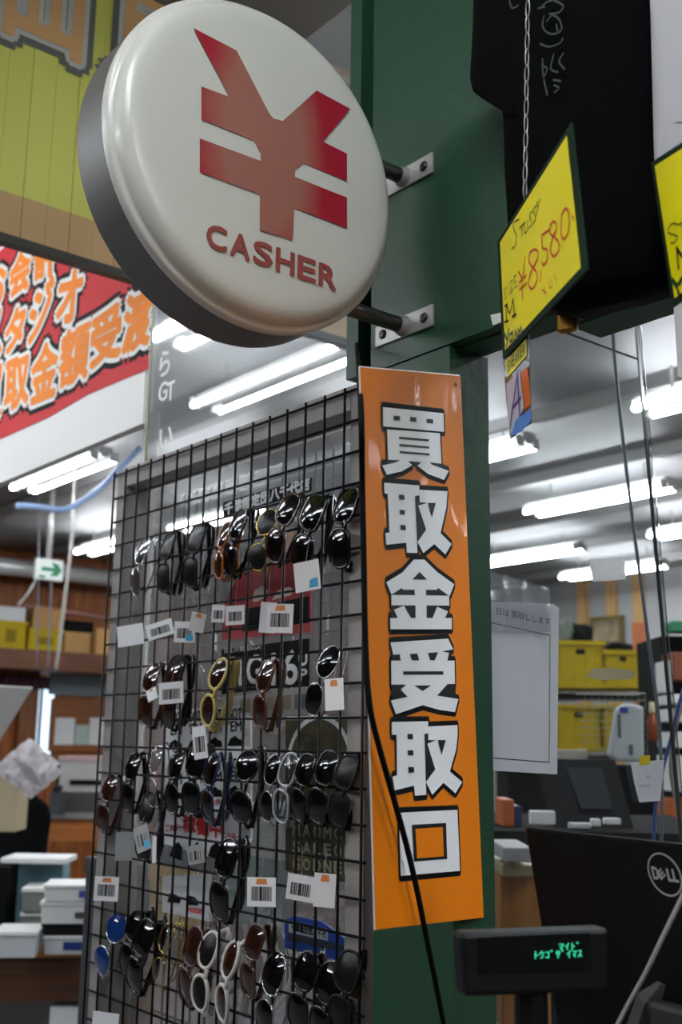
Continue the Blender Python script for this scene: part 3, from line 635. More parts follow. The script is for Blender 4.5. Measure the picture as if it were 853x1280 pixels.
# upper-lens px, lower-lens px, shape, frame, lens, look in words, row
G = [
 ((176,688),(168,727),'aviator','silver','g','thin silver aviator sunglasses','leftmost of the top row on the wire grid'),
 ((207,682),(203,722),'square','matte','m','matte charcoal sunglasses','second from left in the top row on the wire grid'),
 ((243,673),(236,715),'square','matte','m','matte dark sunglasses with splayed temple','third from left, top row'),
 ((278,668),(272,706),'wayfarer','amber','b','amber tortoiseshell sunglasses','fourth from left in the top row, beside glossy black ones'),
 ((296,655),(285,698),'wayfarer','black','k','glossy black sunglasses with a white glint','right of the amber pair in the top row'),
 ((331,652),(322,696),'round','gold','m','matte dark sunglasses with gold rims','left of the brown framed pair'),
 ((357,636),(344,682),'wayfarer','brown','k','brown framed black lens sunglasses','middle of the top row'),
 ((389,640),(377,692),'square','black','k','wide glossy black sunglasses','second from right in the top row'),
 ((430,630),(424,685),'wayfarer','black','k','tall glossy black sunglasses','rightmost in the top row beside the orange sign'),
 ((186,847),(181,889),'square','redbrown','b','dark tortoise sunglasses','leftmost of the second row on the wire grid'),
 ((216,840),(208,888),'wayfarer','matte','b','olive brown sunglasses behind a barcode tag','second row, second from left'),
 ((270,842),(260,888),'oval','cream','b','cream yellow framed sunglasses','in the second row with a long white tag below'),
 ((330,845),(323,890),'wayfarer','tort','b','brown tortoiseshell sunglasses','in the second row in front of the black numeral poster'),
 ((407,827),(392,874),'oval','silver','k','silver rimmed black oval sunglasses','rightmost of the second row'),
 ((134,985),(128,1023),'wayfarer','redbrown','b','brown red sunglasses with bright glints','leftmost of the third row over the frame edge'),
 ((163,958),(159,997),'wayfarer','black','k','narrow black sunglasses','second from left in the third row'),
 ((192,948),(189,991),'oval','silver','c','clear lens silver glasses','third from left in the third row'),
 ((217,955),(214,998),'wayfarer','black','k','black sunglasses with a grey temple','fourth from left in the third row'),
 ((243,952),(237,998),'square','black','k','large black sunglasses','in the third row left of the navy pair'),
 ((262,962),(257,1008),'square','navy','k','navy blue sunglasses','in the third row under the cream pair'),
 ((306,957),(300,1008),'round','black','k','round black sunglasses','in the third row left of the clear pair'),
 ((338,962),(332,1008),'oval','silver','k','black glasses with a bright silver rim','right of the round black pair'),
 ((358,962),(350,1008),'wayfarer','clear','c','clear crystal framed glasses','in the third row left of the camouflage poster'),
 ((379,962),(371,1006),'square','black','k','square black sunglasses with white glints','third row, over the left side of the camouflage poster'),
 ((405,960),(396,1007),'square','black','k','square black sunglasses','third row, over the middle of the camouflage poster'),
 ((430,965),(423,1012),'square','matte','m','dull dark sunglasses','rightmost of the third row near the frame'),
 ((181,1010),(178,1055),'wayfarer','black','m','black sunglasses hanging below the third row','above the tilted white tags at left'),
 ((281,1072),(272,1128),'wayfarer','black','k','black sunglasses with silver temple tip','alone in the fourth row below the red lettering'),
 ((142,1157),(127,1204),'round','silver','bl','round blue lens sunglasses','leftmost of the bottom row'),
 ((166,1158),(158,1200),'wayfarer','black','k','small black sunglasses','right of the blue lens pair in the bottom row'),
 ((177,1172),(166,1220),'square','black','k','black sunglasses with thin bright rim','third from left in the bottom row'),
 ((205,1172),(198,1215),'oval','gold','c','thin gold wire glasses','seen nearly edge-on in the bottom row'),
 ((240,1180),(228,1238),'wayfarer','redbrown','b','dark red brown sunglasses','in the bottom row left of the white framed pair'),
 ((257,1188),(250,1241),'oval','white','m','white framed sunglasses','in the middle of the bottom row'),
 ((285,1200),(276,1254),'oval','white','b','white framed brown lens sunglasses','right of the other white pair in the bottom row'),
 ((316,1178),(308,1226),'wayfarer','brown','b','small brown sunglasses','in the bottom row left of the silver aviators'),
 ((339,1218),(330,1276),'aviator','silver','k','silver rimmed black aviator sunglasses','in the bottom row'),
 ((380,1215),(371,1266),'wayfarer','black','k','glossy black sunglasses','under the blue notice in the bottom row'),
 ((409,1230),(398,1285),'square','black','k','large glossy black sunglasses','second from right in the bottom row'),
 ((432,1215),(424,1270),'square','matte','m','dark sunglasses with a straight temple','rightmost of the bottom row by the frame'),
]
LM = {'k': LENS, 'm': LENSM, 'b': LENSB, 'bl': LENSBL, 'c': LENSC, 'g': LENSG}
HO = .0135
gl_rng = random.Random(3)
for u, l, kind, fk, lk, look, where in G:
    A = at(*u, 0, GX-HO); B = at(*l, 0, GX-HO)
    sep = (A-B).length; sc = max(.72, min(1.05, sep/.066))
    c = (A+B)/2; roll = math.atan2((A-B).y, (A-B).z)
    rt = .0012 if fk in ('silver', 'gold') else (.0026 if fk in ('black', 'matte', 'brown', 'navy', 'tort', 'redbrown', 'amber', 'clear') else .0032)
    r = build_glasses(kind, fk, LM[lk], rt)
    # local x (width) -> down, local y -> towards +y/-y, local z -> -x (outwards)
    base = Matrix(((0, 0, -1), (0, -1, 0), (-1, 0, 0)))      # columns: x->-z, y->-y, z->-x
    yw = gl_rng.uniform(-.16, .16); ti = gl_rng.uniform(.0, .07)
    R_ = Matrix.Rotation(yw, 3, 'Z') @ Matrix.Rotation(-roll, 3, 'X') @ Matrix.Rotation(ti, 3, 'Y') @ base
    r.matrix_world = Matrix.Translation(c) @ R_.to_4x4() @ Matrix.Scale(sc, 4)
    tag(r, look+', '+where, 'sunglasses', 'sunglasses hanging on the wire grid')

# =================================================================== PRICE TAGS
def barcode_mat():
    m = mat('barcode_print', (20, 20, 20), .6); nt = m.node_tree; b = nt.nodes['Principled BSDF']
    tc = [n for n in nt.nodes if n.type == 'TEX_COORD'][0]
    mp = nt.nodes.new('ShaderNodeMapping'); mp.inputs['Scale'].default_value = (620, 0, 0)
    wn = nt.nodes.new('ShaderNodeTexNoise'); wn.inputs['Scale'].default_value = 1; wn.inputs['Detail'].default_value = 0
    cr = nt.nodes.new('ShaderNodeValToRGB'); cr.color_ramp.interpolation = 'CONSTANT'; cr.color_ramp.elements[1].position = .53
    cr.color_ramp.elements[0].color = (.015, .015, .015, 1); cr.color_ramp.elements[1].color = (.6, .6, .6, 1)
    nt.links.new(tc.outputs['Object'], mp.inputs[0]); nt.links.new(mp.outputs[0], wn.inputs['Vector']); nt.links.new(wn.outputs['Fac'], cr.inputs[0]); nt.links.new(cr.outputs[0], b.inputs['Base Color'])
    return m
BAR = barcode_mat(); STR = mat('tag_string', (150, 148, 140), .6); TAGW = mat('tag_white', (240, 241, 243), .5); TAGG = mat('tag_grey', (150, 152, 152), .5)
CYAN = mat('cyan_mark', (60, 170, 215), .5); ORM = mat('orange_mark', (225, 140, 70), .5)
# px centre, width px, height px, tilt deg, barcode?, extra, label, string px length
T = [
 (163,794,32,27,-14,0,None,'blank white price tag at far left, under the silver aviators',45),
 (200,787,32,22,-28,1,None,'tilted barcode tag second from left in the upper tag row',40),
 (231,790,27,26,2,1,'c','barcode tag with a blue corner in the upper tag row',40),
 (247,778,18,24,18,0,'o','small slanted white tag with red mark, behind the blue cornered tag',38),
 (273,767,17,22,3,1,None,'narrow barcode tag left of the wider one in the upper row',40),
 (294,769,26,24,-2,1,None,'white barcode tag below the glossy black pair, upper row',55),
 (335,772,20,38,6,0,None,'white tag partly hidden behind the front barcode tag, upper middle',50),
 (350,773,36,36,3,1,'o','large barcode tag with orange spot, upper middle of the grid',70),
 (384,720,33,38,-10,0,'c','clear pouch tag with a cyan mark, top right',40),
 (214,866,32,27,-6,1,None,'barcode tag across the olive brown pair in the second row',18),
 (250,928,17,42,-14,1,None,'long white tag hanging below the cream yellow pair',14),
 (190,868,14,16,-30,0,'o','small pale tag with orange edge beside the dark tortoise pair',14),
 (418,868,25,40,-4,0,'o','plain pale tag under the silver rimmed oval pair, second row',20),
 (155,1058,21,36,-2,0,None,'grey tag at left below the third row',22),
 (178,1048,20,34,-28,1,'c','tilted white tag beside the grey one at left',20),
 (245,1068,20,24,-16,1,None,'grey barcode tag below the red lettering of the trainer poster',24),
 (133,1111,30,31,2,1,'o','barcode tag at the far left edge beside the plastic boxes',50),
 (327,1115,37,37,-2,1,'o','big barcode tag with orange spot in the lower middle',40),
 (376,1110,35,33,8,1,None,'slightly turned barcode tag under the camouflage poster',40),
 (406,1113,27,43,3,0,'o','plain tag with orange sticker beside the turned barcode tag',30),
 (193,1062,5,34,-2,0,None,'thin edge-on white tag below the third row at left',20),
 (132,1276,34,22,4,0,None,'white tag at the bottom left corner of the grid',40),
]
for i, (x, y, w_, h_, tilt, bc, ex, lab, sl) in enumerate(T):
    X = GX-.030-(i % 4)*.0030
    c = at(x, y, 0, X); W = w_/F_PX*(c-CAM).dot(CF)*1.04; H = abs(at(x, y-h_/2, 0, X).z-at(x, y+h_/2, 0, X).z)
    r = thing('price_tag', lab, 'price tag', c, 'price tags on the sunglasses')
    base = Matrix(((0, 0, -1), (-1, 0, 0), (0, 1, 0)))   # local x -> -y, local y -> z, local z -> -x
    r.matrix_world = Matrix.Translation(c) @ (Matrix.Rotation(math.radians(tilt), 3, 'X') @ Matrix.Rotation(.62+gl_rng.uniform(-.2, .2), 3, 'Z') @ base).to_4x4()
    mb = MB(); mb.box((0, 0, 0), (W, H, .0006)); obj('card', mb, TAGG if 'grey' in lab else TAGW, r, local=True)
    if bc:
        mb = MB(); hx, hy = W*.36, H*.24; mb.poly([(-hx, -hy-H*.06, .0005), (hx, -hy-H*.06, .0005), (hx, hy-H*.06, .0005), (-hx, hy-H*.06, .0005)]); obj('barcode', mb, BAR, r, local=True)
    if ex == 'c': mb = MB(); mb.poly([(W*.05, -H*.42, .0006), (W*.42, -H*.42, .0006), (W*.4, -H*.1, .0006), (W*.1, -H*.15, .0006)]); obj('sticker', mb, CYAN, r, local=True)
    if ex == 'o': mb = MB(); mb.poly([(-W*.2, H*.26, .0006), (W*.2, H*.26, .0006), (W*.17, H*.45, .0006), (-W*.15, H*.45, .0006)]); obj('sticker', mb, ORM, r, local=True)
    mb = MB(); ln = sl/1384*1.6; up = (Matrix.Rotation(-math.radians(tilt), 3, 'X'))
    ti = math.radians(tilt); mb.tube([(0, H*.45, .0003), (math.sin(ti)*ln*-.9, H*.45+ln*.9*math.cos(ti), -.006)], .0004, 4); obj('string', mb, STR, r, local=True)

# =================================================================== T-SHIRTS, CHAIN, CARDS, PADLOCK
def shirt(px, X, m, label, name, depth=.05, folds=.0, bottom_wave=.006):
    """a hanging garment: outline traced on its own plane, with a bulging front"""
    P = [at(x, y, 0, X) for x, y in px]; c = sum(P, Vector())/len(P); n = len(P)
    mb = MB(); rings = []
    for fac, dx in ((1.0, depth), (1.0, depth*.45), (.985, depth*.15), (.94, -.002), (.8, -.012), (.55, -.018), (.25, -.02)):
        rings.append([mb.bm.verts.new(Vector((X+dx+folds*math.sin(p.y*90)*(1 if fac < 1 else .3), c.y+(p.y-c.y)*fac, c.z+(p.z-c.z)*fac))) for p in P])
    for A, B in zip(rings, rings[1:]):
        for k in range(n): mb.bm.faces.new((A[k], A[(k+1) % n], B[(k+1) % n], B[k]))
    mb.bm.faces.new(rings[0][::-1]); mb.bm.faces.new(rings[-1])
    return mb
ts = thing('black_shirt', 'black T-shirt with pale grey graffiti print hanging on the green header', 'shirt', (1.0, .75, 2.0))
pxs = [(593, -140), (590, -40), (587, 40), (584, 95), (588, 112), (597, 119), (612, 113), (624, 108), (628, 150), (630, 220), (634, 290), (640, 345), (655, 378), (690, 383), (730, 372), (770, 362), (800, 352), (815, 345), (822, 250), (818, 120), (815, 0), (818, -140)]
mb = shirt(pxs, .985, None, '', '', depth=.064); obj('cloth', mb, mat('black_cotton', (5, 5, 6), 1, bump=.15, bscale=25, spec=.1), ts, smooth=True)
GR = mat('pale_print', (66, 70, 70), .8, spec=.1)
def g6(x, y): return at(560+x/2.911, y/2.911, 0, .957)
mb = MB()
for st in ([(345,20),(360,8),(378,2)], [(350,60),(345,95),(365,120),(395,122),(415,105),(405,70),(380,55),(362,75)], [(385,0),(420,20),(405,45),(370,50)], [(338,160),(370,170),(410,155),(418,140)], [(345,215),(348,280),(362,250),(345,240)], [(385,200),(375,250),(400,262)], [(420,195),(405,225),(425,250)], [(350,290),(362,345)], [(385,290),(410,295)], [(388,310),(405,320),(390,335)], [(225,5),(235,30),(255,20)], [(395,90),(400,112)], [(330,30),(352,25)]):
    mb.ribbon(smoothpts([g6(*a) for a in st], 3), .0026, XN)
obj('graffiti_print', mb, GR, ts)
ws = thing('white_shirt', 'pale grey-white garment hanging at the right edge behind the second price card', 'shirt', (.98, .62, 2.05))
pxw = [(808, -120), (812, 0), (814, 100), (816, 200), (818, 260), (824, 270), (845, 262), (900, 250), (960, 235), (960, -120)]
mb = shirt(pxw, .955, None, '', '', depth=.05, folds=.004); obj('cloth', mb, mat('white_cotton', (176, 174, 176), .8), ws, smooth=True)

# price cards
def card_setup(nm, L, R, ztop, zbot, label, px):
    al = (R-L).normalized(); n = Vector((al.y, -al.x, 0))
    if n.dot(CAM-L) < 0: n = -n
    pl = lambda x, y, l=0: onplane(x, y, L+n*l, n)
    P = [pl(*a) for a in px]; c = sum(P, Vector())/4
    t = thing(nm, label, 'price card', (c.x, c.y, min(p.z for p in P)))
    mb = MB(); mb.prism(P, -n*.002); obj('border', mb, mat('card_green', (12, 40, 24), .7, spec=.15), t)
    ctr = c; Q = [p+(ctr-p)*.095+n*.0006 for p in P]
    mb = MB(); mb.prism(Q, -n*.0004); obj('card', mb, mat('card_yellow', (240, 224, 10), .45, coat=.15, spec=.3), t)
    return t, pl, n
L = Vector((.876, .796, 0)); R = Vector((.733, .577, 0))
t, pl, n = card_setup('price_card', L, R, 0, 0, 'yellow handwritten price card in a green border, hanging on a chain, marked 8,580', ((622, 302), (714, 153), (734, 337), (629, 449)))
def strokes(t, pl, n, K, name, S_, m, wd):
    mb = MB()
    for st in S_: pp = [pl(K[0]+x/K[2], K[1]+y/K[2], .0012) for x, y in st]; mb.ribbon(smoothpts(pp, 3) if len(pp) > 3 and wd < .0026 else pp, wd, n)
    obj(name, mb, m, t)
KC = (600, 150, 3.372)
PEN = mat('pen_black', (30, 32, 20), .5); PENR = mat('pen_red', (205, 48, 20), .5); PENG = mat('pen_dark_green', (16, 50, 20), .5)
strokes(t, pl, n, KC, 'brand_writing', [[(165,418),(140,435),(145,465),(155,490),(148,530),(135,542)], [(168,455),(190,432)], [(178,445),(178,490)], [(188,440),(190,475),(200,465),(203,425)], [(222,385),(210,400),(216,425),(218,440),(208,455)], [(238,360),(226,378),(232,400),(234,420),(224,435)], [(240,345),(243,365)], [(252,335),(240,400)]], PEN, .0016)
strokes(t, pl, n, KC, 'price_writing', [[(163,640),(180,670)], [(192,580),(178,680),(180,752)], [(165,685),(195,655)], [(168,715),(196,688)], [(232,545),(210,560),(208,600),(238,640),(240,680),(220,712),(205,690),(215,640),(240,590),(245,555),(232,545)], [(258,640),(255,680)], [(262,485),(264,540),(283,545),(283,590),(268,610),(262,600)], [(262,485),(295,462)], [(310,428),(296,445),(298,480),(330,510),(332,550),(312,575),(298,552),(305,500),(322,462),(322,435),(310,428)], [(362,372),(345,400),(342,470),(352,502),(370,480),(377,430),(374,385),(362,372)], [(391,406),(395,418)]], PENR, .0024)
strokes(t, pl, n, KC, 'tax_writing', [[(262,715),(282,730)], [(272,705),(275,735)], [(290,680),(295,710),(305,700)], [(300,672),(304,690)], [(315,650),(322,680)]], PENR, .0013)
strokes(t, pl, n, KC, 'size_writing', [[(112,705),(102,720),(110,745),(103,755)], [(118,695),(122,740)], [(125,690),(138,675),(128,728),(142,710)], [(145,660),(148,708)], [(145,660),(155,652)], [(147,685),(155,678)], [(148,708),(158,698)]], PEN, .0012)
strokes(t, pl, n, KC, 'size_letter', [[(112,850),(112,780),(127,815),(140,755),(145,825)], [(105,852),(120,846)], [(137,830),(152,818)], [(105,785),(116,776)]], INK, .0024)
strokes(t, pl, n, KC, 'mark_writing', [[(103,900),(115,925)], [(122,885),(112,955)], [(138,895),(126,905),(128,935),(140,925),(138,912)], [(145,930),(150,885),(158,915)], [(163,910),(162,878),(168,895),(174,868),(177,898)]], PENG, .0040)
L2 = Vector((.80, .545, 0)); R2 = L2+Vector((-.19, -.30, 0)).normalized()*.2
al2 = (R2-L2)
t2, pl2, n2 = card_setup('price_card', L2, R2, 0, 0, 'second yellow price card at the right edge of the picture, partly cut off', ((814, 203), (930, 128), (955, 305), (841, 384)))
KD = (780, 150, 4.74)
strokes(t2, pl2, n2, KD, 'size_writing', [[(325,620),(285,615),(262,665),(320,690),(300,725),(280,730)], [(330,618),(362,605)], [(345,612),(350,700)], [(375,610),(420,595),(385,690),(430,670)], [(445,590),(452,670)], [(445,590),(475,580)], [(448,630),(470,622)], [(452,670),(480,658)]], PEN, .0014)
strokes(t2, pl2, n2, KD, 'size_letter', [[(315,760),(325,878)], [(315,760),(360,830),(395,740),(405,850)]], INK, .003)
strokes(t2, pl2, n2, KD, 'mark_writing', [[(290,950),(315,985)], [(345,940),(315,985),(325,1025)], [(385,930),(355,960),(365,1005),(395,980)], [(410,990),(425,915),(445,975)], [(460,965),(460,905),(480,940),(500,890),(510,950)]], PENG, .0045)
# chain holding the card
ch = thing('hanging_chain', 'thin silver chain hanging from above down to the yellow price card', 'chain', pl(657, 226)+Vector((0, 0, 0)))
top = pl(661, -60); bot = pl(656.5, 248); N = 15; lm0 = None
dv = (top-bot)/N
for k in range(N):
    c = bot+dv*(k+.5); mb = MB(); hl = dv.length*.56
    side = Vector((0, 1, 0)) if k % 2 else Vector((1, 0, 0))
    loop = [c+dv.normalized()*(hl*math.cos(a))+side*(.0026*math.sin(a)) for a in [2*math.pi*i/14 for i in range(14)]]
    mb.tube(loop, .00065, 5, closed=True); obj('link', mb, mat('chain_steel', (165, 165, 165), .3, metal=.9), ch, smooth=True)
# sticker card under the price card
def scard(x, y, l=0): return pl(x, y, l-.004)
st = thing('picture_card', 'small glossy picture card with yellow heading hanging below the price card', 'card', scard(648, 545))
mb = MB(); mb.prism([scard(629, 452), (scard(661, 408)), scard(664, 528), scard(638, 549)], -n*.001); obj('sheet', mb, mat('picture_dark', (70, 74, 84), .25, coat=.6), st)
def sq(nm, pts, m, l=.0008): mb = MB(); mb.poly([scard(*a, l) for a in pts]); obj(nm, mb, m, st)
sq('yellow_heading', ((632, 452), (658, 424), (659, 444), (635, 472)), mat('heading_yellow', (215, 205, 20), .35))
sq('orange_print', ((651, 466), (660, 458), (664, 505), (656, 512)), mat('picture_orange', (205, 100, 40), .4))
sq('white_print', ((633, 480), (650, 462), (655, 510), (642, 538), (637, 545)), mat('picture_white', (190, 188, 200), .4), .0009)
sq('blue_print', ((639, 545), (645, 525), (664, 510), (664, 526), (652, 540)), mat('picture_blue', (70, 140, 225), .4), .001)
mb = MB()
for s_ in ([(638, 533), (647, 468)], [(647, 468), (650, 520)], [(641, 510), (651, 497)]): mb.ribbon([scard(*a, .0013) for a in s_], .004, n)
obj('letter_print', mb, mat('picture_navy', (50, 55, 140), .4), st)
mb = MB()
for i, ch_ in enumerate('SNEAKER'): 
    A = scard(634.5+i*3.3, 466-i*3.6, .0012); v, f = glyphs(ch_); B = scard(637+i*3.3, 463.3-i*3.6, .0012); C = scard(634.2+i*3.3, 452-i*3.6, .0012)
    mb.merge_mesh([A+(B-A)*a+(C-A)*b for a, b in v], f)
obj('lettering', mb, INK, st)
# padlock
c = at(710, 403, 0, HX+.01)
pk = thing('padlock', 'small brass padlock hanging under the header edge beside the price card', 'padlock', c-Vector((0, 0, .013)))
mb = MB(); mb.box(c, (.012, .026, .026), rz=.35); obj('body', mb, mat('brass', (145, 108, 40), .35, metal=.8), pk, bevel=.003)
rr_ = Matrix.Rotation(.35, 3, 'Z')
mb = MB(); mb.tube([c+rr_ @ Vector((0, s*.008, h)) for s, h in ((-1, .012), (-1, .028), (-.7, .034), (0, .037), (.7, .034), (1, .028), (1, .012))], .0022, 8); obj('shackle', mb, CHROME, pk, smooth=True)
mb = MB(); mb.span((HX+.004, c.y-.005, c.z+.032), (HX+.016, c.y+.005, 2.004)); tag(obj('hasp', mb, mat('dark_hasp', (40, 40, 38), .4, metal=.7)), 'dark metal hasp under the green header holding the padlock', 'hasp')
# scrap of white tape on header
mb = MB(); P = [at(x, y, 0, HX-.0008) for x, y in ((614, 394), (627, 391), (629, 402), (617, 407))]; mb.prism(P, (-.001, 0, 0)); tag(obj('tape_scrap', mb, WPLAST), 'torn scrap of white tape stuck low on the green header', 'tape')
mb = MB(); P = [at(x, y, 0, .98) for x, y in ((842, 376), (870, 368), (872, 480), (848, 470))]; mb.prism(P, (.001, 0, 0)); tag(obj('paper_slip', mb, WHITE), 'white paper slip hanging under the second price card at the right edge', 'paper')

# =================================================================== ACRYLIC SHEET AT RIGHT + THINGS ON IT
AY = 1.10
et = at(800, 449, 1, AY); eb = at(846, 970, 1, AY); etop = at(796.5, 404, 1, AY)
def edge(z): return et.x+(eb.x-et.x)*(et.z-z)/(et.z-eb.z)
ap = thing('acrylic_screen', 'tall clear acrylic screen beside the green post', 'screen', ((HX+.08+et.x)/2, AY, 1.0))
mb = MB(); mb.poly([(HX+.083, AY, 1.0), (edge(1.0), AY, 1.0), (edge(et.z), AY, et.z), (HX+.083, AY, et.z)]); obj('sheet', mb, GLASS, ap)
mb = MB(); mb.tube([(edge(1.0)-.002, AY, 1.0), (edge(2.6)-.002, AY, 2.6)], .0036, 6); obj('dark_edge', mb, mat('edge_dark', (60, 64, 64), .15, coat=1), ap)
mb = MB(); mb.tube([(edge(1.0)+.0065, AY, 1.0), (edge(2.6)+.0065, AY, 2.6)], .0042, 12); obj('edge_tube', mb, glass('edge_clear', tint=(.75, .78, .78), boost=3), ap, smooth=True)
mb = MB(); mb.span((HX+.083, AY-.001, et.z-.003), (et.x, AY+.001, et.z)); obj('top_edge', mb, mat('edge_dark', (60, 64, 64), .15, coat=1), ap)
def ay(x, y, l=.004): return at(x, y, 1, AY-l)
def aq(name, label, cat, pts, m, l=.004, th=.001):
    P = [ay(*a, l) for a in pts]; mb = MB(); mb.prism(P, (0, th, 0)); return tag(obj(name, mb, m), label, cat)
aq('white_tape', 'crumpled square of white tape on the acrylic screen', 'tape', ((737, 699), (781, 697), (783, 724), (762, 726), (742, 727)), sheet_mat('crumpled_tape', (255, 255, 255), .6, bump=.8, bscale=180))
aq('grey_label', 'faded grey oblong label stuck on the acrylic screen', 'label', ((735, 846), (741, 836), (765, 835), (790, 838), (796, 843), (788, 849), (752, 850)), sheet_mat('faded_label', (205, 196, 168), .5))
nt_ = thing('taped_note', 'white note hung with yellow tape near the edge of the acrylic screen', 'note', ay(812, 1002))
P = [ay(x, y, .006) for x, y in ((789, 953), (831, 950), (826, 1001), (800, 1003), (794, 980))]; mb = MB(); mb.prism(P, (0, .001, 0)); obj('paper', mb, sheet_mat('note_paper', (214, 216, 220), .35), nt_)
P = [ay(x, y, .0075) for x, y in ((800, 945), (813, 944), (813, 955), (801, 957))]; mb = MB(); mb.prism(P, (0, .001, 0)); obj('tape', mb, TAPE, nt_)
mb = MB(); A = ay(800, 984, .0066); text(mb, '12345', A, RY, ZU, .03, .004); A = ay(808, 972, .0066); text(mb, '番号', A, RY, ZU, .012, .004); obj('lettering', mb, mat('faint_ink', (120, 120, 130), .6), nt_)
# bagged notice
bg = thing('bagged_notice', 'white framed paper notice in a clear plastic bag on the acrylic screen by the post', 'notice', ay(660, 968))
P = [ay(x, y, .008) for x, y in ((612, 752), (692, 755), (699, 760), (697, 968), (612, 963))]; mb = MB(); mb.prism(P, (0, .002, 0)); obj('paper', mb, sheet_mat('notice_paper', (214, 217, 222), .35), bg)
mb = MB()
for a, b_ in (((612, 778), (688, 794)), ((688, 794), (687, 953)), ((687, 953), (612, 947))): mb.ribbon([ay(*a, .0086), ay(*b_, .0086)], .0012, YN)
obj('printed_border', mb, INK, bg)
mb = MB(); A, B, C = ay(621, 768, .0086), ay(688, 782, .0086), ay(621, 759, .0086); v, f = glyphs('日は 買取しします'); mb.merge_mesh([A+(B-A)*a+(C-A)*b for a, b in v], f); obj('lettering', mb, INK, bg)
mb = MB(); pts_ = [[None]*13 for _ in range(9)]
for i in range(9):
    for j in range(13):
        x = 612+j*6.3+(0 if i < 2 else 1); yt = 714+j*1.8; yb = 790; y = yt+(yb-yt)*i/8
        pts_[i][j] = mb.bm.verts.new(ay(x, y, .013+.005*math.sin(j*1.7+i*.9)*math.sin(i*1.3+.4)))
for i in range(8):
    for j in range(12): mb.bm.faces.new((pts_[i][j], pts_[i][j+1], pts_[i+1][j+1], pts_[i+1][j]))
obj('clear_bag', mb, BAG, bg, smooth=True)

# =================================================================== MONITOR, CUSTOMER DISPLAY, COUNTER
ct = thing('counter', 'shop counter below the picture carrying the monitor and customer display', 'counter', (1.15, .4, 0))
mb = MB(); mb.span((.6, -.3, .96), (1.5, .88, 1.0)); obj('top', mb, wood('counter_wood', (120, 84, 50), (84, 56, 32), 1), ct)
mb = MB(); mb.span((.66, -.28, 0), (1.45, .86, .96)); obj('carcass', mb, GREEN_D, ct)
# monitor: back faces us
MXp = .945
ml = at(655, 1033, 0, MXp); mr_ = at(853, 1047, 0, MXp)
dirm = Vector((mr_.x-ml.x, mr_.y-ml.y, 0)); dirm = Vector((-.12, -1, 0)).normalized()
nm = Vector((-dirm.y*-1, dirm.x*-1, 0)); nm = Vector((dirm.y, -dirm.x, 0))
if nm.dot(CAM-ml) < 0: nm = -nm
tilt = nm*-.0+ZU
mo = thing('computer_monitor', 'black computer monitor seen from behind with a round grey logo, lower right', 'monitor', (ml.x+.02, ml.y-.22, 1.0))
def mp_(x, y, l=0): return onplane(x, y, ml+nm*l, (nm+ZU*.12).normalized())
tlc = mp_(655, 1033); W_ = .47; H_ = .30
dn = ((nm*.12*1.0)-ZU).normalized()
dn = (-ZU+nm*.12).normalized()
# solve the left edge direction so that it follows the photograph
bl = mp_(683, 1205); dn = (bl-tlc).normalized()
n_m = dirm.cross(dn).normalized()
if n_m.dot(CAM-tlc) < 0: n_m = -n_m
trc = tlc+dirm*W_; brc = trc+dn*H_; blc = tlc+dn*H_
mb = MB(); mb.prism([tlc, trc, brc, blc], -n_m*.014); obj('shell', mb, mat('monitor_black', (6, 6, 7), .6, bump=.1, bscale=300, spec=.12), mo, bevel=.004)
mb = MB(); mb.prism([tlc-n_m*.014, trc-n_m*.014, brc-n_m*.014, blc-n_m*.014], -n_m*.012); obj('screen_bezel', mb, BLACK, mo, bevel=.002)
mb = MB(); c0 = tlc+dirm*(W_*.5)+dn*(H_*.72); mb.prism([c0-dirm*.09-dn*.07, c0+dirm*.09-dn*.07, c0+dirm*.09+dn*.07, c0-dirm*.09+dn*.07], n_m*.02); obj('vesa_housing', mb, mat('monitor_grey', (34, 36, 36), .5), mo, bevel=.006)
base_c = c0+n_m*.03
mb = MB(); mb.span((base_c.x-.02, base_c.y-.03, 1.0), (base_c.x+.02, base_c.y+.03, c0.z)); mb.span((base_c.x-.09, base_c.y-.12, 1.0), (base_c.x+.09, base_c.y+.12, 1.012)); obj('stand', mb, BLACK, mo, bevel=.003)
lc = onplane(832, 1093, tlc, n_m)+n_m*.0008
uu = -dn; rr2 = dirm
mb = MB(); R0 = .0192
ring = [lc+rr2*(R0*math.cos(a))+uu*(R0*math.sin(a)) for a in [2*math.pi*k/40 for k in range(41)]]
mb.ribbon(ring, .0016, n_m)
text(mb, 'D', lc-rr2*.0145-uu*.0055, rr2, uu, .0070, .011, dil=.0006, nd=6)
text(mb, 'E', lc-rr2*.0052-uu*.0052, (rr2+uu*.75), (uu-rr2*.75), .0062, .0080, dil=.0006, nd=6)
text(mb, 'L', lc+rr2*.0035-uu*.0055, rr2, uu, .0050, .011, dil=.0006, nd=6); text(mb, 'L', lc+rr2*.0100-uu*.0055, rr2, uu, .0050, .011, dil=.0006, nd=6)
obj('logo', mb, mat('logo_grey', (150, 150, 152), .35), mo)
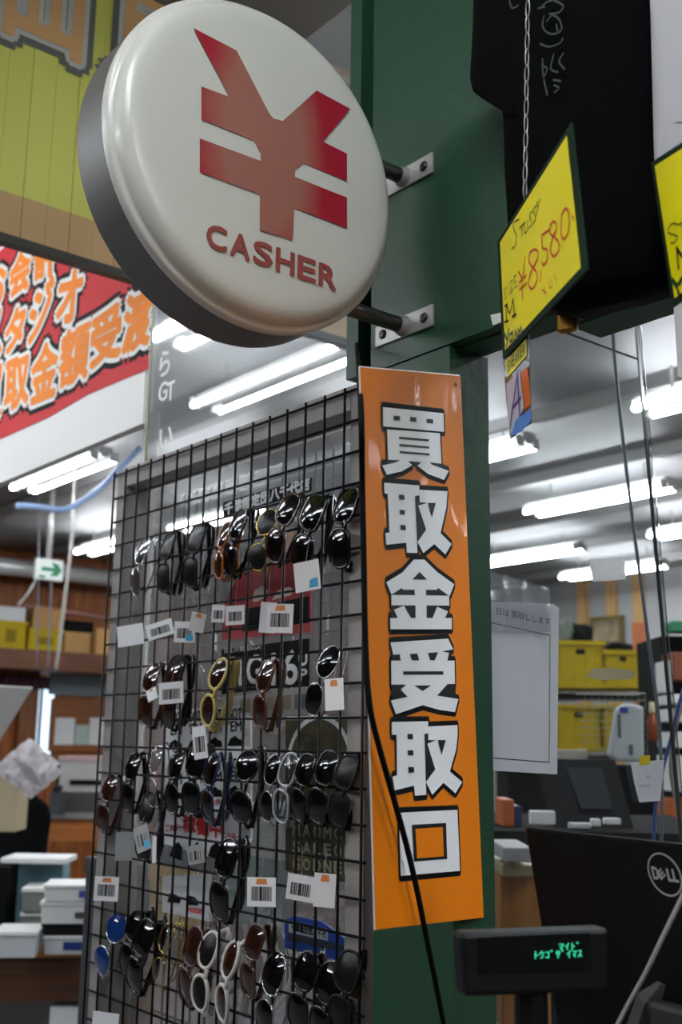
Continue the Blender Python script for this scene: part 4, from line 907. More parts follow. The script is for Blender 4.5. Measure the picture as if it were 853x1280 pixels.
# customer display
dl = dep(567, 1206, .90); dr = dep(752, 1200, .94)
dd = Vector((dr.x-dl.x, dr.y-dl.y, 0)).normalized(); nd_ = Vector((dd.y, -dd.x, 0))
if nd_.dot(CAM-dl) < 0: nd_ = -nd_
dp = lambda x, y, l=0: onplane(x, y, dl+nd_*l, nd_)
cdv = thing('customer_display', 'black customer pole display with green characters in front of the monitor', 'display', ((dl.x+dr.x)/2, (dl.y+dr.y)/2, 1.0))
P = [dp(577, 1167), dp(762, 1160), dp(765, 1240), dp(582, 1247)]
mb = MB(); mb.prism(P, -nd_*.022); obj('housing', mb, mat('display_black', (14, 15, 17), .45, spec=.3), cdv, bevel=.004)
mb = MB(); mb.prism([dp(598, 1172, .0012), dp(738, 1166, .0012), dp(740, 1212, .0012), dp(600, 1217, .0012)], -nd_*.001); obj('window', mb, mat('display_window', (5, 8, 8), .06, coat=1), cdv)
mb = MB()
for s_, x0, y0, x1, y1 in (('ﾏｲﾄﾞ', 699, 1188, 724, 1178), ('ﾄｳｺﾞｻﾞｲﾏｽ', 669, 1199, 728, 1188)):
    A, B, C = dp(x0, y0, .0018), dp(x1, y0-(x1-x0)*.04, .0018), dp(x0, y1, .0018); v, f = glyphs(s_)
    for dx in (0, .00008): mb.merge_mesh([A+(B-A)*a+(C-A)*b+dd*dx for a, b in v], f)
obj('lit_characters', mb, mat('vfd_green', (64, 200, 158), .5, emit=.5), cdv)
pcn = dp(664, 1244, -.018)
mb = MB(); mb.tube([(pcn.x, pcn.y, 1.0), (pcn.x, pcn.y, pcn.z+.01)], .014, 16); mb.lathe([(0, 0), (.05, 0), (.05, .008), (.02, .014)], (pcn.x, pcn.y, 1.0), (0, 0, 1), 24); obj('pole', mb, BLACK, cdv, smooth=False)
# white cable in front of monitor
cw_ = [onplane(x, y, tlc+n_m*.03, n_m) for x, y in ((900, 1040), (870, 1085), (853, 1122), (832, 1165), (808, 1215), (786, 1255), (768, 1290), (750, 1330))]
mb = MB(); mb.tube(smoothpts(cw_), .0022, 8); tag(obj('white_cable', mb, mat('cable_white', (165, 162, 158), .5), smooth=True), 'white cable slanting across the back of the monitor', 'cable')
gp = [dep(x, y, 1.0) for x, y in ((806, 1256), (826, 1231), (900, 1238), (900, 1300), (792, 1300))]
mb = MB(); mb.prism(gp, CF*.03+Vector((0, 0, 0))); tag(obj('card_terminal', mb, mat('terminal_grey', (70, 74, 74), .5)), 'dark grey device at the bottom right corner in front of the monitor', 'device')

# =================================================================== BACKGROUND RIGHT (behind the acrylic screen)
YEL = mat('crate_yellow', (164, 140, 3), .55, noise=.05, spec=.2)
YEL2 = mat('crate_yellow_shaded', (120, 100, 6), .6, spec=.2)
def crate(x0, y0, x1, y1, d, label, th=.3, m=YEL, group='yellow crates'):
    A = dep(x0, y1, d); B = dep(x1, y1, d); C = dep((x0+x1)/2, y0, d); base = (A+B)/2; w_ = (B-A).length; h_ = C.z-base.z
    t = thing('plastic_crate', label, 'crate', base, group); t.rotation_euler[2] = -YAW; e = .012
    mb = MB(); mb.box((0, e/2, h_/2), (w_, e, h_)); mb.box((0, th-e/2, h_/2), (w_, e, h_)); mb.box((-w_/2+e/2, th/2, h_/2), (e, th, h_)); mb.box((w_/2-e/2, th/2, h_/2), (e, th, h_)); mb.box((0, th/2, e/2), (w_, th, e)); obj('shell', mb, m, t, local=True)
    mb = MB(); mb.box((0, -.008, h_-.012), (w_+.02, .016, .024)); mb.box((0, -.006, .02), (w_+.01, .012, .02)); obj('rim', mb, m, t, local=True)
    for k in range(4): dbox('rib', t, (-w_/2+w_*(k+.5)/4, -.005, h_/2), (.012, .01, h_*.8), m)
    dbox('handle_slot', t, (0, -.003, h_*.78), (w_*.28, .008, h_*.1), BLACKM)
    return t
rk = thing('storage_rack', 'dark storage rack carrying the yellow crates behind the acrylic screen', 'shelf', dep(752, 1000, 6.4))
rk.location.z = 0; rk.rotation_euler[2] = -YAW
zz = [dep(750, y, 6.2).z for y in (864, 942)]
for z_ in zz: dbox('shelf_board', rk, (.06, .1, z_-.018), (1.14, .4, .03), mat('rack_dark', (45, 36, 24), .6))
for sx in (-.49, .61):
    for sy in (-.08, .28): dbox('upright', rk, (sx, sy, zz[0]/2), (.035, .035, zz[0]), mat('rack_dark', (45, 36, 24), .6))
crate(698, 800, 756, 862, 6.15, 'yellow plastic crate on the upper shelf, left, heaped with dark things')
crate(757, 812, 803, 862, 6.15, 'yellow plastic crate on the upper shelf, right, with a dark handle slot')
crate(697, 880, 752, 940, 6.15, 'yellow plastic crate on the lower shelf, left, behind the wire basket')
crate(755, 880, 806, 940, 6.15, 'yellow plastic crate on the lower shelf behind the white bag')
def blob(name, label, cat, px, d, m, sq_=(1, 1, .7), n=10):
    x0, y0, x1, y1 = px; c = dep((x0+x1)/2, (y0+y1)/2, d); rx = (x1-x0)/2/F_PX*d; rz_ = (y1-y0)/2/F_PX*d
    mb = MB(); bmesh.ops.create_icosphere(mb.bm, subdivisions=2, radius=1)
    rg = random.Random(hash(label) % 1000 if False else len(label)*7)
    for v in mb.bm.verts:
        k = 1+rg.uniform(-.22, .18); v.co = Vector((v.co.x*rx*k, v.co.y*rx*.8*k, v.co.z*rz_*k))
    for v in mb.bm.verts: v.co = Matrix.Rotation(-YAW, 3, 'Z') @ v.co + c
    return tag(obj(name, mb, m, smooth=False), label, cat)
blob('dark_bundle', 'heap of black straps lying in the upper left yellow crate', 'bundle', (702, 778, 742, 806), 6.3, BLACKM)
blob('grey_bundle', 'grey green cloth bundle at the left end of the upper crate', 'bundle', (697, 772, 716, 806), 6.25, mat('bundle_grey', (96, 104, 92), .8))
blob('dark_bundle', 'dark bag lying on top of the right hand yellow crate', 'bundle', (757, 802, 792, 818), 6.3, BLACKM)
# wall studs on wall_right
wr = bpy.data.objects['wall_right']
for x, y in ((731, 760), (767, 760), (802, 780)):
    p = at(x, y, 0, 10.4); mb = MB(); mb.span((10.35, p.y-.07, 0), (10.4, p.y+.07, CEIL)); obj('stud', mb, wood('stud_wood', (200, 160, 105), (170, 128, 80), 2), wr)
p0, p1 = at(738, 772, 0, 10.3), at(778, 806, 0, 10.3)
pf = thing('framed_picture', 'framed poster leaning high by the back wall above the yellow crates', 'picture', (10.3, (p0.y+p1.y)/2, p1.z))
mb = MB(); mb.span((10.3, p0.y, p1.z), (10.352, p1.y, p0.z)); obj('frame', mb, mat('picture_frame', (100, 84, 44), .5), pf)
mb = MB(); mb.span((10.295, p0.y-.05, p1.z+.05), (10.31, p1.y+.05, p0.z-.05)); obj('print', mb, mat('picture_print', (150, 130, 105), .5, noise=.7, nscale=5), pf)
# wire basket with white bag
bk = thing('wire_basket', 'white wire basket behind the acrylic screen holding a white bag', 'basket', dep(772, 945, 3.2)); bk.rotation_euler[2] = -YAW
bwid = 76/F_PX*3.2; bh = 78/F_PX*3.2; bd = .12
for k in range(10):
    x = -bwid/2+bwid*k/9; mb = MB(); mb.tube([(x, 0, 0), (x, 0, bh)], .0007, 5); obj('wire', mb, mat('basket_wire', (150, 150, 140), .5), bk, local=True)
for k in range(10):
    z_ = bh*k/9; mb = MB(); mb.tube([(-bwid/2, 0, z_), (bwid/2, 0, z_), (bwid/2, bd, z_), (-bwid/2, bd, z_)], .0007 if k < 9 else .002, 5, closed=True); obj('wire', mb, mat('basket_wire', (150, 150, 140), .5), bk, local=True)
bt = thing('white_bag', 'white plastic pouch with a blue mark and dark stripe inside the wire basket', 'bag', dep(786, 952, 3.15)); bt.rotation_euler[2] = -YAW
ww = 46/F_PX*3.15; hh = 72/F_PX*3.15
mb = MB(); 
mb.prism([(-ww*.5, 0, hh*.1), (-ww*.3, 0, 0), (ww*.45, 0, 0), (ww*.5, 0, hh*.95), (0, 0, hh), (-ww*.25, 0, hh*.9)], (0, .05, 0)); obj('pouch', mb, mat('bag_white', (190, 195, 198), .4, bump=.2, bscale=20), bt, local=True, bevel=.01)
dbox('blue_mark', bt, (-ww*.08, -.002, hh*.88), (ww*.22, .003, hh*.1), mat('bag_blue', (50, 60, 160), .4))
dbox('dark_stripe', bt, (-ww*.22, -.002, hh*.6), (ww*.09, .003, hh*.4), mat('bag_stripe', (90, 100, 105), .4))
dbox('dark_stripe', bt, (ww*.08, -.002, hh*.2), (ww*.1, .003, hh*.18), mat('bag_stripe', (90, 100, 105), .4))
bo = thing('sauce_bottle', 'orange bottle with a pale cap beside the white bag', 'bottle', dep(817, 926, 3.2))
hbo = 48/F_PX*3.2
mb = MB(); mb.lathe([(0, 0), (.016, 0), (.016, hbo*.5), (.008, hbo*.68), (.008, hbo*.72)], bo.location, (0, 0, 1), 16); obj('body', mb, mat('bottle_orange', (170, 80, 30), .3), bo, smooth=True)
mb = MB(); mb.lathe([(.009, hbo*.72), (.007, hbo), (0, hbo)], bo.location, (0, 0, 1), 14); obj('cap', mb, mat('cap_cream', (205, 190, 150), .4), bo, smooth=True)
# till terminal desk behind
dk = thing('service_desk', 'low dark desk behind the screen carrying the till terminal', 'desk', dep(745, 1045, 2.9)); dk.location.z = 0; dk.rotation_euler[2] = -YAW
zd = dep(745, 1036, 2.9).z
dbox('top', dk, (0, .25, zd-.02), (.75, .75, .04), mat('desk_dark', (30, 29, 29), .9, spec=.1)); 
for sx in (-.33, .33):
    for sy in (-.05, .55): dbox('leg', dk, (sx, sy, (zd-.04)/2), (.05, .05, zd-.04), mat('desk_dark', (30, 29, 29), .9, spec=.1))
pbox('dark_cupboard', 'low black cupboard behind the till under the lower yellow crates', 'cupboard', 640, 957, 834, 1290, 4.6, mat('cupboard_black', (12, 12, 13), .8, spec=.1), th=.35)
tt = thing('till_terminal', 'black till terminal with a tilted dark screen behind the acrylic screen', 'till', dep(742, 1034, 2.95)); tt.rotation_euler[2] = -YAW
u_ = 2.95/F_PX
mb = MB(); mb.prism([(-48*u_, -.02, 0), (48*u_, -.02, 0), (42*u_, .1, 82*u_), (-60*u_, .1, 82*u_)], (0, .06, 0)); obj('body', mb, mat('till_black', (12, 12, 14), .7, spec=.15), tt, local=True)
mb = MB(); mb.prism([(-14*u_, .005, 22*u_), (26*u_, .005, 22*u_), (22*u_, .085, 72*u_), (-24*u_, .085, 72*u_)], (0, .004, 0)); obj('screen', mb, mat('till_screen', (38, 40, 46), .7, spec=.15), tt, local=True)
for i, (x0, y0, x1, y1, lab) in enumerate(((741, 1024, 752, 1033, 'crumpled receipt roll in front of the till, left'), (757, 1023, 777, 1031, 'crumpled white receipt in front of the till, right'), (664, 1014, 695, 1031, 'small white paper cup at the left of the till'), (713, 1029, 740, 1036, 'flat white slip lying in front of the till'))):
    pbox('paper_scrap', lab, 'paper', x0, y0, x1, y1, 2.78+i*.02, WHITE, th=.03, bevel=.003)
pbox('sticky_note', 'green and white sticker label below the lower left crate', 'label', 697, 937, 735, 954, 3.3, mat('label_pale', (176, 172, 160), .5), th=.006)[0]
# items between post and monitor
pbox('paper_stack', 'white paper stack between the green post and the monitor', 'paper', 630, 1060, 668, 1078, 2.2, mat('paper_dull', (150, 150, 152), .6), th=.2)
pbox('wooden_drawer_unit', 'small yellow wooden drawer unit below the paper stack', 'drawer unit', 628, 1095, 690, 1290, 2.3, wood('drawer_wood', (176, 120, 48), (140, 90, 34), 2), th=.3)
pbox('worn_ledge', 'pale ledge on top of the yellow drawer unit', 'ledge', 628, 1082, 690, 1096, 2.25, mat('ledge_pale', (150, 140, 110), .5), th=.3)
pbox('orange_box', 'orange box between the green post and the till', 'box', 630, 1000, 644, 1058, 2.9, mat('box_orange', (170, 85, 25), .5), th=.15, base_z=zd)
pbox('blue_folder', 'blue folder standing between the post and the till', 'folder', 644, 1008, 654, 1058, 2.95, mat('folder_blue', (28, 50, 100), .4), th=.15, base_z=zd)
# far right strip beyond the acrylic edge
pbox('dark_cabinet', 'dark cabinet with a green top at the far right edge', 'cabinet', 838, 790, 930, 1060, 4.6, mat('cabinet_dark', (18, 16, 16), .8, spec=.1), th=.4)
pbox('green_board', 'green board along the top of the dark cabinet', 'board', 841, 776, 930, 790, 4.6, mat('board_green', (10, 110, 70), .4), th=.1)
pbox('red_binder', 'brown red binder at the far right edge', 'binder', 843, 815, 900, 850, 4.4, mat('binder_red', (120, 58, 30), .5), th=.15)
pbox('white_binder', 'white spine standing left of the brown red binder', 'binder', 834, 825, 842, 865, 4.4, WPLAST, th=.15)
for k, (y0, y1, lab, m_) in enumerate(((868, 880, 'topmost white folder stacked at the far right', WPLAST), (886, 902, 'white folder under the topmost one at the far right', WPLAST), (915, 935, 'white tray at the far right below the folders', WPLAST), (945, 990, 'white box with a dark mark, lower far right', WPLAST), (1000, 1040, 'orange carton at the far right above the monitor', mat('box_orange', (170, 85, 25), .5)))):
    pbox('office_tray', lab, 'tray', 841, y0, 900, y1, 4.3, m_, th=.2)
pbox('plywood_sheet', 'tall orange plywood sheet standing behind the acrylic edge', 'board', 809, 768, 828, 1220, 7.5, mat('panel_orange', (170, 92, 50), .5), th=.05)
pbox('blue_drum', 'dark blue container low behind the acrylic edge', 'container', 806, 825, 824, 863, 6.2, mat('drum_blue', (22, 44, 100), .4), th=.2)
# blue hoses/cables near the edge
for nm_, lab, pp, d, r_, m_ in (('blue_cable', 'blue cable crossing in front of the acrylic edge', ((880, 800), (853, 868), (840, 920), (828, 965), (820, 1010), (817, 1060), (816, 1100)), 1.9, .0032, mat('cord_blue', (56, 88, 160), .4)),
        ('grey_hose', 'grey blue hose slanting behind the acrylic screen', ((762, 330), (768, 440), (778, 540), (790, 640), (803, 740), (815, 830), (824, 900), (828, 1000), (826, 1100)), 2.1, .0034, mat('hose_grey', (104, 116, 126), .35)),
        ('grey_tube', 'grey tube curving at the far right edge above the monitor', ((870, 850), (850, 890), (841, 930), (840, 970), (848, 1010), (856, 1060)), 2.05, .0045, mat('tube_grey', (150, 148, 140), .4))):
    mb = MB(); mb.tube(smoothpts([dep(x, y, d) for x, y in pp]), r_, 8); tag(obj(nm_, mb, m_, smooth=True), lab, 'cable')

# =================================================================== BACKGROUND LEFT
def by(x, y, Y=10.9): return at(x, y, 1, Y)
DUCT = mat('duct_white', (200, 200, 198), .3, metal=.3)
a = by(-60, 708, 10.5); 
dz = at(60, 714, 1, 10.5).z
mb = MB(); mb.tube([(2.5, 10.5, dz), (6.2, 10.5, dz)], .085, 24); tag(obj('ventilation_duct', mb, DUCT, smooth=True), 'long round white duct along the top of the wood wall', 'duct')
# upper shelf with crates
SY = 10.3; sz = at(70, 814, 1, SY).z; sz2 = at(70, 838, 1, SY).z
mb = MB(); mb.span((2.6, SY, sz2), (6.3, 10.97, sz)); tag(obj('wall_shelf', mb, wood('shelf_brown', (112, 62, 28), (80, 42, 18), 0)), 'thick brown shelf on the wood wall holding crates and cartons', 'shelf')
def ybox(name, label, cat, x0, y0, x1, Y, m, th=.3, y1=None, top=None, parts=()):
    A = at(x0, 800, 1, Y); B = at(x1, 800, 1, Y); z0 = sz if y1 is None else at((x0+x1)/2, y1, 1, Y).z; z1 = at((x0+x1)/2, y0, 1, Y).z
    t = thing(name, label, cat, ((A.x+B.x)/2, Y, z0)); mb = MB(); mb.span((A.x, Y, z0), (B.x, Y+th, z1)); obj('body', mb, m, t, bevel=.005)
    return t, A.x, B.x, z0, z1
for x0, x1, y0, lab in ((-6, 32, 776, 'yellow crate at the left end of the wall shelf'), (36, 78, 786, 'yellow crate holding a carton on the wall shelf')):
    t, xa, xb, z0, z1 = ybox('plastic_crate', lab, 'crate', x0, y0, x1, SY+.05, YEL, th=.3)
    mb = MB(); mb.span((xa-.01, SY+.035, z1-.03), (xb+.01, SY+.05, z1)); obj('rim', mb, YEL, t)
    mb = MB(); mb.span((xa+.1, SY+.044, z0+.06), (xb-.1, SY+.05, z1-.08)); obj('recess_shade', mb, YEL2, t)  # recess shade put in as a darker yellow plate
ybox('cardboard_box', 'cardboard carton sitting in the right yellow crate on the wall shelf', 'box', 40, 760, 78, SY+.1, CARDB, th=.2, y1=786)
ybox('plastic_bag', 'crumpled white plastic bag on top of the left shelf crate', 'bag', -6, 758, 30, SY+.1, mat('bag_pale', (180, 180, 182), .4, bump=.5), th=.2, y1=776)
ybox('cardboard_box', 'open brown carton on the wall shelf beside the crates', 'box', 81, 790, 113, SY+.06, CARDB, th=.3)
ybox('cardboard_box', 'tan carton at the right end of the wall shelf', 'box', 121, 786, 150, SY+.06, mat('carton_tan', (185, 140, 85), .8), th=.3)
ybox('dark_bag', 'dark bag lying on the open brown carton', 'bag', 82, 776, 116, SY+.1, BLACKM, th=.2, y1=789)
mb = MB(); mb.tube([at(30, 757, 1, 10.945), at(150, 775, 1, 10.945)], .024, 10); tag(obj('pink_pipe', mb, mat('pipe_pink', (190, 140, 128), .4), smooth=True), 'pinkish pipe running in front of the shelf cartons', 'pipe')
# below the shelf
A = at(62, 842, 1, 10.93); B = at(160, 872, 1, 10.93)
mb = MB(); mb.span((A.x, 10.93, B.z), (B.x+.5, 10.97, A.z)); tag(obj('grey_board', mb, mat('panel_grey', (128, 138, 142), .5)), 'flat grey board on the wall under the shelf', 'board')
cb = thing('pin_board', 'wooden pin board with papers under the grey panel', 'board', (at(98, 940, 1, 10.93).x, 10.93, at(98, 940, 1, 10.93).z))
A = at(64, 873, 1, 10.93); B = at(150, 940, 1, 10.93); mb = MB(); mb.span((A.x, 10.93, B.z), (B.x, 10.97, A.z)); obj('board', mb, wood('pin_wood', (150, 88, 34), (120, 66, 24), 0), cb)
for x0, y0, x1, y1, m_ in ((70, 897, 92, 931, WHITE), (95, 906, 110, 931, mat('paper_greenish', (170, 185, 175), .6)), (113, 897, 130, 931, WHITE)):
    A = at(x0, y0, 1, 10.92); B = at(x1, y1, 1, 10.92); mb = MB(); mb.span((A.x, 10.92, B.z), (B.x, 10.928, A.z)); obj('paper', mb, m_, cb)
wn = None
A = at(36, 846, 1, 10.95); B = at(62, 945, 1, 10.95)
mb = MB(); mb.span((A.x, 10.94, B.z), (B.x, 10.97, A.z)); win = struct(obj('window_1', mb, mat('window_daylight', (190, 215, 235), .3, emit=1.1)))
mb = MB(); x_ = at(50, 900, 1, 10.93).x; mb.span((x_-.015, 10.92, B.z), (x_+.015, 10.94, A.z)); obj('mullion', mb, mat('mullion_grey', (90, 95, 100), .5), win)
A = at(26, 840, 1, 10.9); B = at(40, 960, 1, 10.9); mb = MB(); mb.span((A.x, 10.85, 0), (B.x, 10.93, A.z)); tag(obj('wooden_pillar', mb, wood('pillar_wood', (140, 86, 44), (110, 62, 28), 2)), 'narrow wooden pillar left of the bright window', 'pillar')
A = at(-20, 842, 1, 10.8); B = at(62, 862, 1, 10.8); mb = MB()
for k in range(14):
    xa = A.x+(B.x-A.x)*k/14; mb.span((xa, 10.78+.02*(k % 2), B.z), (xa+(B.x-A.x)/14, 10.8+.02*(k % 2), A.z))
tag(obj('curtain', mb, mat('curtain_maroon', (62, 24, 36), .8)), 'short maroon curtain hanging under the shelf', 'curtain')
# exit sign, hanging
EYP = 7.75
e = at(62, 727, 1, EYP); es = thing('exit_sign', 'hanging green and white exit arrow sign left of the grid', 'sign', e)
A = at(46, 697, 1, EYP); B = at(78, 727, 1, EYP)
mb = MB(); mb.span((A.x, EYP, B.z), (B.x, EYP+.04, A.z)); obj('box', mb, mat('exit_white', (205, 210, 205), .4), es, bevel=.004)
mb = MB(); wx = B.x-A.x; hz = A.z-B.z
f_ = lambda u, v: Vector((A.x+wx*u, EYP-.002, B.z+hz*v))
mb.poly([f_(.55, .85), f_(.8, .8), f_(.95, .5), f_(.8, .22), f_(.5, .2), f_(.66, .42), f_(.2, .42), f_(.2, .6), f_(.66, .6)]); mb.poly([f_(.12, .08), f_(.35, .08), f_(.35, .2), f_(.12, .2)])
obj('arrow', mb, mat('exit_green', (10, 110, 70), .4), es)
mb = MB(); rx_ = at(62, 697, 1, EYP).x; mb.tube([(rx_, EYP+.02, A.z), (rx_, EYP+.02, CEIL)], .02, 10); obj('hanger_rod', mb, DUCT, es, smooth=True)
# cables at left
for nm_, lab, pp, Y, r_, m_ in (('white_cable', 'pale cable hanging beside the exit sign', ((95, 528), (92, 640), (88, 690), (82, 740), (76, 790), (70, 838)), 7.2, .012, mat('cable_pale', (150, 145, 140), .5)),
        ('blue_cable', 'blue white cable sagging under the ceiling light to the grid', ((20, 632), (50, 634), (80, 637), (105, 625), (128, 608), (150, 585), (175, 560)), 6.0, .02, mat('cable_bluewhite', (150, 175, 215), .4)),
        ('grey_wire', 'thin grey wire hanging left of the exit sign', ((49, 560), (48, 720), (46, 835)), 7.9, .007, mat('wire_grey', (110, 108, 115), .5)),
        ('grey_wire', 'slanted thin pale wire running down left from the exit sign', ((46, 722), (36, 740), (22, 757)), 7.75, .01, mat('cable_pale', (150, 145, 140), .5)),
        ('grey_wire', 'thin grey wire hanging below the exit sign', ((64, 728), (62, 780), (60, 835)), 7.78, .007, mat('wire_grey', (110, 108, 115), .5))):
    mb = MB(); mb.tube(smoothpts([at(x, y, 1, Y) for x, y in pp]), r_, 6); tag(obj(nm_, mb, m_, smooth=True), lab, 'cable')
# desk far with printer
def zrow(y, d): return dep(60, y, d).z
fd = thing('office_desk', 'orange wood office desk below the pin board', 'desk', dep(90, 1016, 8.2)); ztop = fd.location.z; fd.location.z = 0; fd.rotation_euler[2] = -YAW+.3
WD = wood('office_wood', (176, 104, 40), (150, 82, 28), 0)
dbox('top', fd, (.1, .25, ztop-.02), (1.1, .6, .04), mat('desk_top_grey', (130, 128, 125), .4)); dbox('apron', fd, (.1, 0, ztop-.12), (1.0, .03, .16), WD)
dbox('side_panel', fd, (-.38, .25, (ztop-.04)/2), (.04, .5, ztop-.04), WD); dbox('side_panel', fd, (.55, .25, (ztop-.04)/2), (.04, .5, ztop-.04), WD)
t, w_, h_, th = pbox('printer_stand', 'dark grey stand under the printer', 'stand', 74, 991, 135, 1013, 8.25, mat('stand_dark', (60, 58, 56), .5), th=.35, base_z=ztop)
t, w_, h_, th = pbox('office_printer', 'pale office printer on the far desk', 'printer', 72, 950, 135, 990, 8.3, mat('printer_grey', (165, 160, 158), .4), th=.3, base_z=ztop+h_+.002)
dbox('lid', t, (0, .17, h_+.012), (w_*1.02, .37, .03), mat('printer_lid', (180, 150, 146), .4)); dbox('paper_slot', t, (.03, -.002, h_*.3), (w_*.7, .01, h_*.16), BLACKM)
t, w_, h_, th = pbox('desk_phone', 'dark desk phone left of the printer', 'phone', 61, 990, 76, 1012, 7.95, mat('phone_dark', (50, 54, 56), .5), th=.15, base_z=ztop)
dbox('handset', t, (0, .05, h_+.02), (.03, .16, .04), BLACK)
pbox('lamp_arm', 'thin dark upright on the far desk beside the printer', 'upright', 67, 955, 71, 1014, 8.05, BLACK, th=.02)
# leaning grey board
P = [dep(x, y, 5.2) for x, y in ((-30, 856), (40, 860), (5, 916), (-30, 975))]; mb = MB(); mb.prism(P, CF*.02); tag(obj('grey_board', mb, mat('board_grey', (150, 148, 144), .5)), 'light grey slanted board at the left edge', 'board')
# paper bundle
pb_ = thing('paper_bundle', 'tilted bundle of crumpled white papers above the office chair', 'paper', dep(36, 990, 5.0))
for k, (dx, dy) in enumerate(((0, 0), (-4, 6), (3, 11))):
    mb = MB(); rg = random.Random(k+5); A, B, C, D = (36+dx, 922+dy), (76+dx, 954+dy), (34+dx, 986+dy), (-4+dx, 956+dy); V = []
    for i in range(9):
        for j in range(9):
            u, v = i/8, j/8; x = A[0]+(B[0]-A[0])*u+(D[0]-A[0])*v; y = A[1]+(B[1]-A[1])*u+(D[1]-A[1])*v
            V.append(mb.bm.verts.new(dep(x+rg.uniform(-1, 1), y+rg.uniform(-1, 1), 5.0+k*.05+rg.uniform(-.016, .016))))
    for i in range(8):
        for j in range(8): mb.bm.faces.new((V[i*9+j], V[i*9+j+1], V[i*9+j+10], V[i*9+j+9]))
    obj('paper_sheet', mb, sheet_mat('bundle_paper', (214, 208, 210), .3), pb_)
mb = MB()
for k in range(5): mb.prism([dep(x, y, 4.975) for x, y in ((18+k*4, 948+k*6), (42+k*3, 962+k*5), (41+k*3, 964+k*5), (17+k*4, 950+k*6))], CF*.003)
obj('printed_lines', mb, mat('faint_print', (150, 140, 150), .6), pb_)
pbox('cream_box', 'cream box under the paper bundle at the left edge', 'box', -20, 968, 18, 1040, 5.1, mat('box_cream', (170, 155, 125), .6), th=.2)
# office chair
oc = thing('office_chair', 'black office chair with rounded back behind the plastic boxes', 'chair', dep(30, 1075, 5.6)); oz = oc.location.z; oc.location.z = 0; oc.rotation_euler[2] = -YAW+.4
u5 = 5.6/F_PX
mb = MB(); prof = [(-.5, 0), (-.52, .5), (-.42, .78), (-.25, .9), (-.08, 1.0), (.1, 1.0), (.22, .9), (.42, .8), (.5, .62), (.44, 0)]
mb.prism([(x*62*u5, 0, oz+z*84*u5) for x, z in prof], (0, .07, 0)); obj('backrest', mb, mat('chair_black', (13, 13, 15), .9, spec=.1), oc, local=True, bevel=.02)
dbox('seat', oc, (0, -.2, oz-.14), (.46, .46, .08), mat('chair_black', (13, 13, 15), .9, spec=.1), bevel=.02)
dbox('back_bar', oc, (0, .05, oz-.05), (.06, .03, .24), BLACK)
mb = MB(); mb.tube([(0, -.2, .08), (0, -.2, oz-.16)], .025, 10); obj('column', mb, BLACK, oc, local=True)
for k in range(5):
    a = k*2*math.pi/5; mb = MB(); mb.tube([(0, -.2, .09), (.28*math.cos(a), -.2+.28*math.sin(a), .05)], .018, 6); mb.tube([(.28*math.cos(a), -.2+.28*math.sin(a), .05), (.28*math.cos(a), -.2+.28*math.sin(a), 0)], .025, 8); obj('foot', mb, BLACK, oc, local=True)
# near desk with plastic boxes
nd1 = thing('work_desk', 'brown desk with dark grey top carrying the plastic boxes', 'desk', dep(50, 1172, 4.3)); dzt = nd1.location.z; nd1.location.z = 0; nd1.rotation_euler[2] = -YAW+.1
dbox('top', nd1, (-.1, .25, dzt-.02), (1.3, .8, .04), mat('desk_top_dark', (62, 66, 72), .4)); dbox('edge_band', nd1, (-.1, -.155, dzt-.022), (1.3, .012, .046), mat('edge_wood', (150, 95, 40), .4))
dbox('apron', nd1, (-.1, -.13, dzt-.12), (1.24, .03, .16), wood('desk_brown', (92, 52, 26), (66, 36, 16), 0))
for sx in (-.65, .42):
    for sy in (-.1, .55): dbox('leg', nd1, (sx, sy, (dzt-.04)/2), (.06, .06, dzt-.04), wood('desk_brown', (92, 52, 26), (66, 36, 16), 0))
CLR = mat('box_translucent', (190, 194, 196), .3)
def pcontainer(label, x0, y0, x1, y1, d, body=CLR, lid=None, mark=None, base_z=None, th=.16):
    A = dep(x0, y1, d); B = dep(x1, y1, d); base = (A+B)/2; w_ = (B-A).length; h_ = dep((x0+x1)/2, y0, d).z-base.z
    if base_z is not None: base.z = base_z
    t = thing('plastic_box', label, 'storage box', base, 'plastic storage boxes on the desk'); t.rotation_euler[2] = -YAW+.1
    mb = MB(); s = .94
    v = [(-w_/2*s, 0, 0), (w_/2*s, 0, 0), (w_/2*s, th, 0), (-w_/2*s, th, 0)]; v2 = [(-w_/2, -.004, h_*.82), (w_/2, -.004, h_*.82), (w_/2, th+.004, h_*.82), (-w_/2, th+.004, h_*.82)]
    bv = [mb.bm.verts.new(p) for p in v]; tv = [mb.bm.verts.new(p) for p in v2]; mb.bm.faces.new(bv[::-1]); mb.bm.faces.new(tv)
    for k in range(4): mb.bm.faces.new((bv[k], bv[(k+1) % 4], tv[(k+1) % 4], tv[k]))
    obj('tub', mb, body, t, local=True, bevel=.004)
    dbox('lid', t, (0, th/2, h_*.91), (w_*1.04, th+.02, h_*.18), lid or WPLAST, bevel=.003)
    if mark: dbox('label', t, (w_*mark[0], -.004, h_*mark[1]), (w_*mark[2], .006, h_*mark[3]), mark[4])
    return base.z+h_
BLU = mat('label_blue', (60, 66, 150), .4)
z1 = pcontainer('bottom box of the right stack with a long blue label', 56, 1146, 117, 1170, 3.98, mark=(.15, .45, .5, .4, mat('label_navy', (22, 48, 110), .4)), base_z=dzt)
z2 = pcontainer('black lidded shallow box in the middle of the right stack', 54, 1132, 117, 1146, 3.98, body=BLACK, lid=BLACKM, base_z=z1)
z3 = pcontainer('white box with a dark label in the right stack', 52, 1104, 117, 1132, 3.98, body=mat('box_white', (205, 206, 204), .35), mark=(.25, .4, .2, .25, mat('label_dark', (50, 48, 46), .5)), base_z=z2)
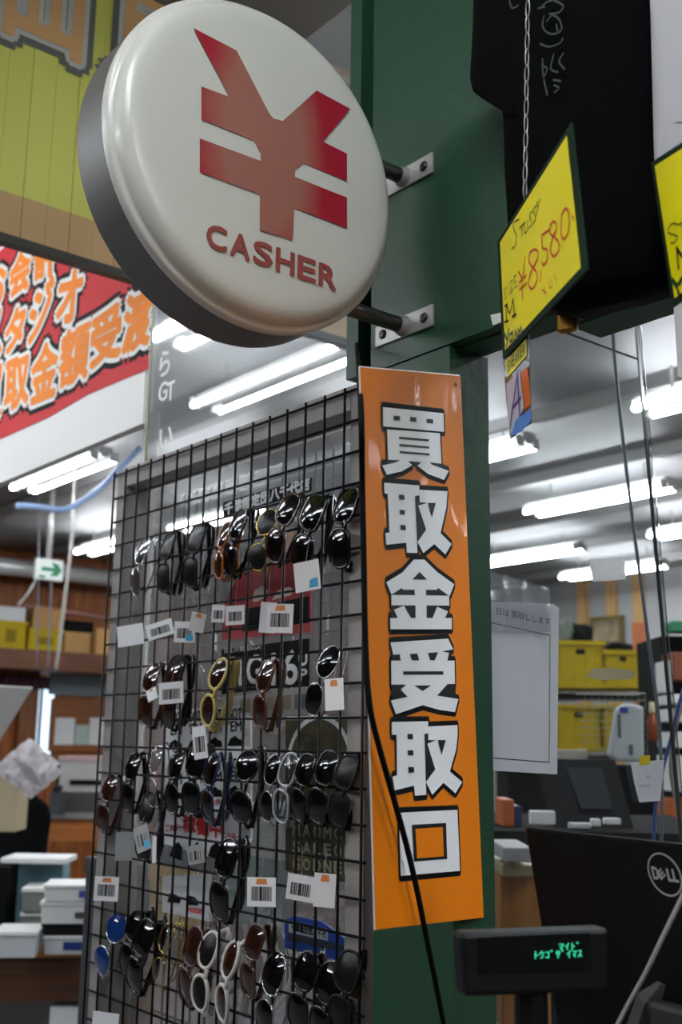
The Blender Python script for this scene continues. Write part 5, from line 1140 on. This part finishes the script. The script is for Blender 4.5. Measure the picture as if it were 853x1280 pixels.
z4 = pcontainer('topmost white box with a small blue sticker in the right stack', 56, 1084, 117, 1105, 3.98, body=mat('box_white', (205, 206, 204), .35), mark=(.3, .45, .18, .4, BLU), base_z=z3)
z5 = pcontainer('low clear box alone at the left front of the desk', -8, 1143, 46, 1176, 3.9, base_z=dzt)
z6 = pcontainer('clear lower box of the middle stack behind the white boxes', 26, 1118, 62, 1150, 4.3, body=mat('box_dim', (120, 122, 116), .4), base_z=dzt)
z7 = pcontainer('clear upper box of the middle stack with pale lid', 28, 1088, 64, 1118, 4.3, body=mat('box_dim', (120, 122, 116), .4), base_z=z6)
pbox('teal_case', 'pale teal upright case at the left back of the desk', 'case', 8, 1082, 74, 1168, 4.5, mat('case_teal', (110, 148, 160), .5), th=.12, base_z=dzt)
pbox('white_sheet', 'white sheet lying on top of the teal case', 'paper', 0, 1073, 82, 1080, 4.4, WHITE, th=.2)
pbox('black_case', 'black case at the far left of the desk', 'case', -25, 1085, 5, 1165, 4.3, BLACKM, th=.15, base_z=dzt)
pbox('storage_bin', 'pale storage bin under the desk at the bottom left', 'bin', -20, 1236, 74, 1310, 4.6, mat('bin_pale', (150, 148, 142), .5), th=.3)
pbox('white_carton', 'white carton under the desk at the bottom left, right of the bin', 'box', 58, 1262, 98, 1330, 4.1, WHITE, th=.2)
# things seen through the grid, standing on a low bench behind the pane
bn2 = thing('back_bench', 'grey bench behind the panel frame carrying shoe boxes', 'bench', (1.6, 2.1, 0))
mb = MB(); mb.span((1.3, 1.36, .62), (1.95, 2.8, .66)); obj('top', mb, mat('bench_grey', (100, 98, 96), .5), bn2)
for x_ in (1.34, 1.9):
    for y_ in (1.41, 2.74): mb = MB(); mb.span((x_-.025, y_-.025, 0), (x_+.025, y_+.025, .62)); obj('leg', mb, mat('bench_grey', (100, 98, 96), .5), bn2)
SB = [((1.5, 1.68, .66), (.3, .2, .5), (150, 75, 30), 'orange shoe box behind the lower right of the grid'), ((1.5, 1.94, .66), (.3, .24, .42), (90, 22, 22), 'dark red shoe box behind the lower middle of the grid'), ((1.5, 2.22, .66), (.3, .26, .38), (130, 100, 68), 'kraft brown shoe box behind the lower left of the grid'), ((1.5, 2.52, .66), (.3, .24, .5), (50, 52, 56), 'dark grey shoe box behind the left post of the frame'),
      ((1.5, 1.94, 1.08), (.28, .22, .14), (40, 100, 84), 'green shoe box on top of the dark red one'), ((1.5, 2.22, 1.04), (.28, .24, .13), (196, 150, 30), 'yellow shoe box on top of the kraft one'), ((1.5, 2.22, 1.17), (.28, .22, .12), (60, 62, 70), 'grey shoe box topmost above the yellow one'), ((1.5, 1.94, 1.22), (.28, .22, .1), (170, 168, 160), 'white shoe box topmost above the green one')]
for (x, y, z), (sx, sy, szz), col, lab in SB:
    t = thing('shoe_box', lab, 'box', (x, y, z), 'shoe boxes on the back bench'); m_ = mat('shoebox_%d_%d' % (col[0], col[1]), col, .6)
    mb = MB(); mb.span((x-sx/2, y-sy/2, z), (x+sx/2, y+sy/2, z+szz-.03)); obj('body', mb, m_, t)
    mb = MB(); mb.span((x-sx/2-.004, y-sy/2-.004, z+szz-.035), (x+sx/2+.004, y+sy/2+.004, z+szz)); obj('lid', mb, m_, t)
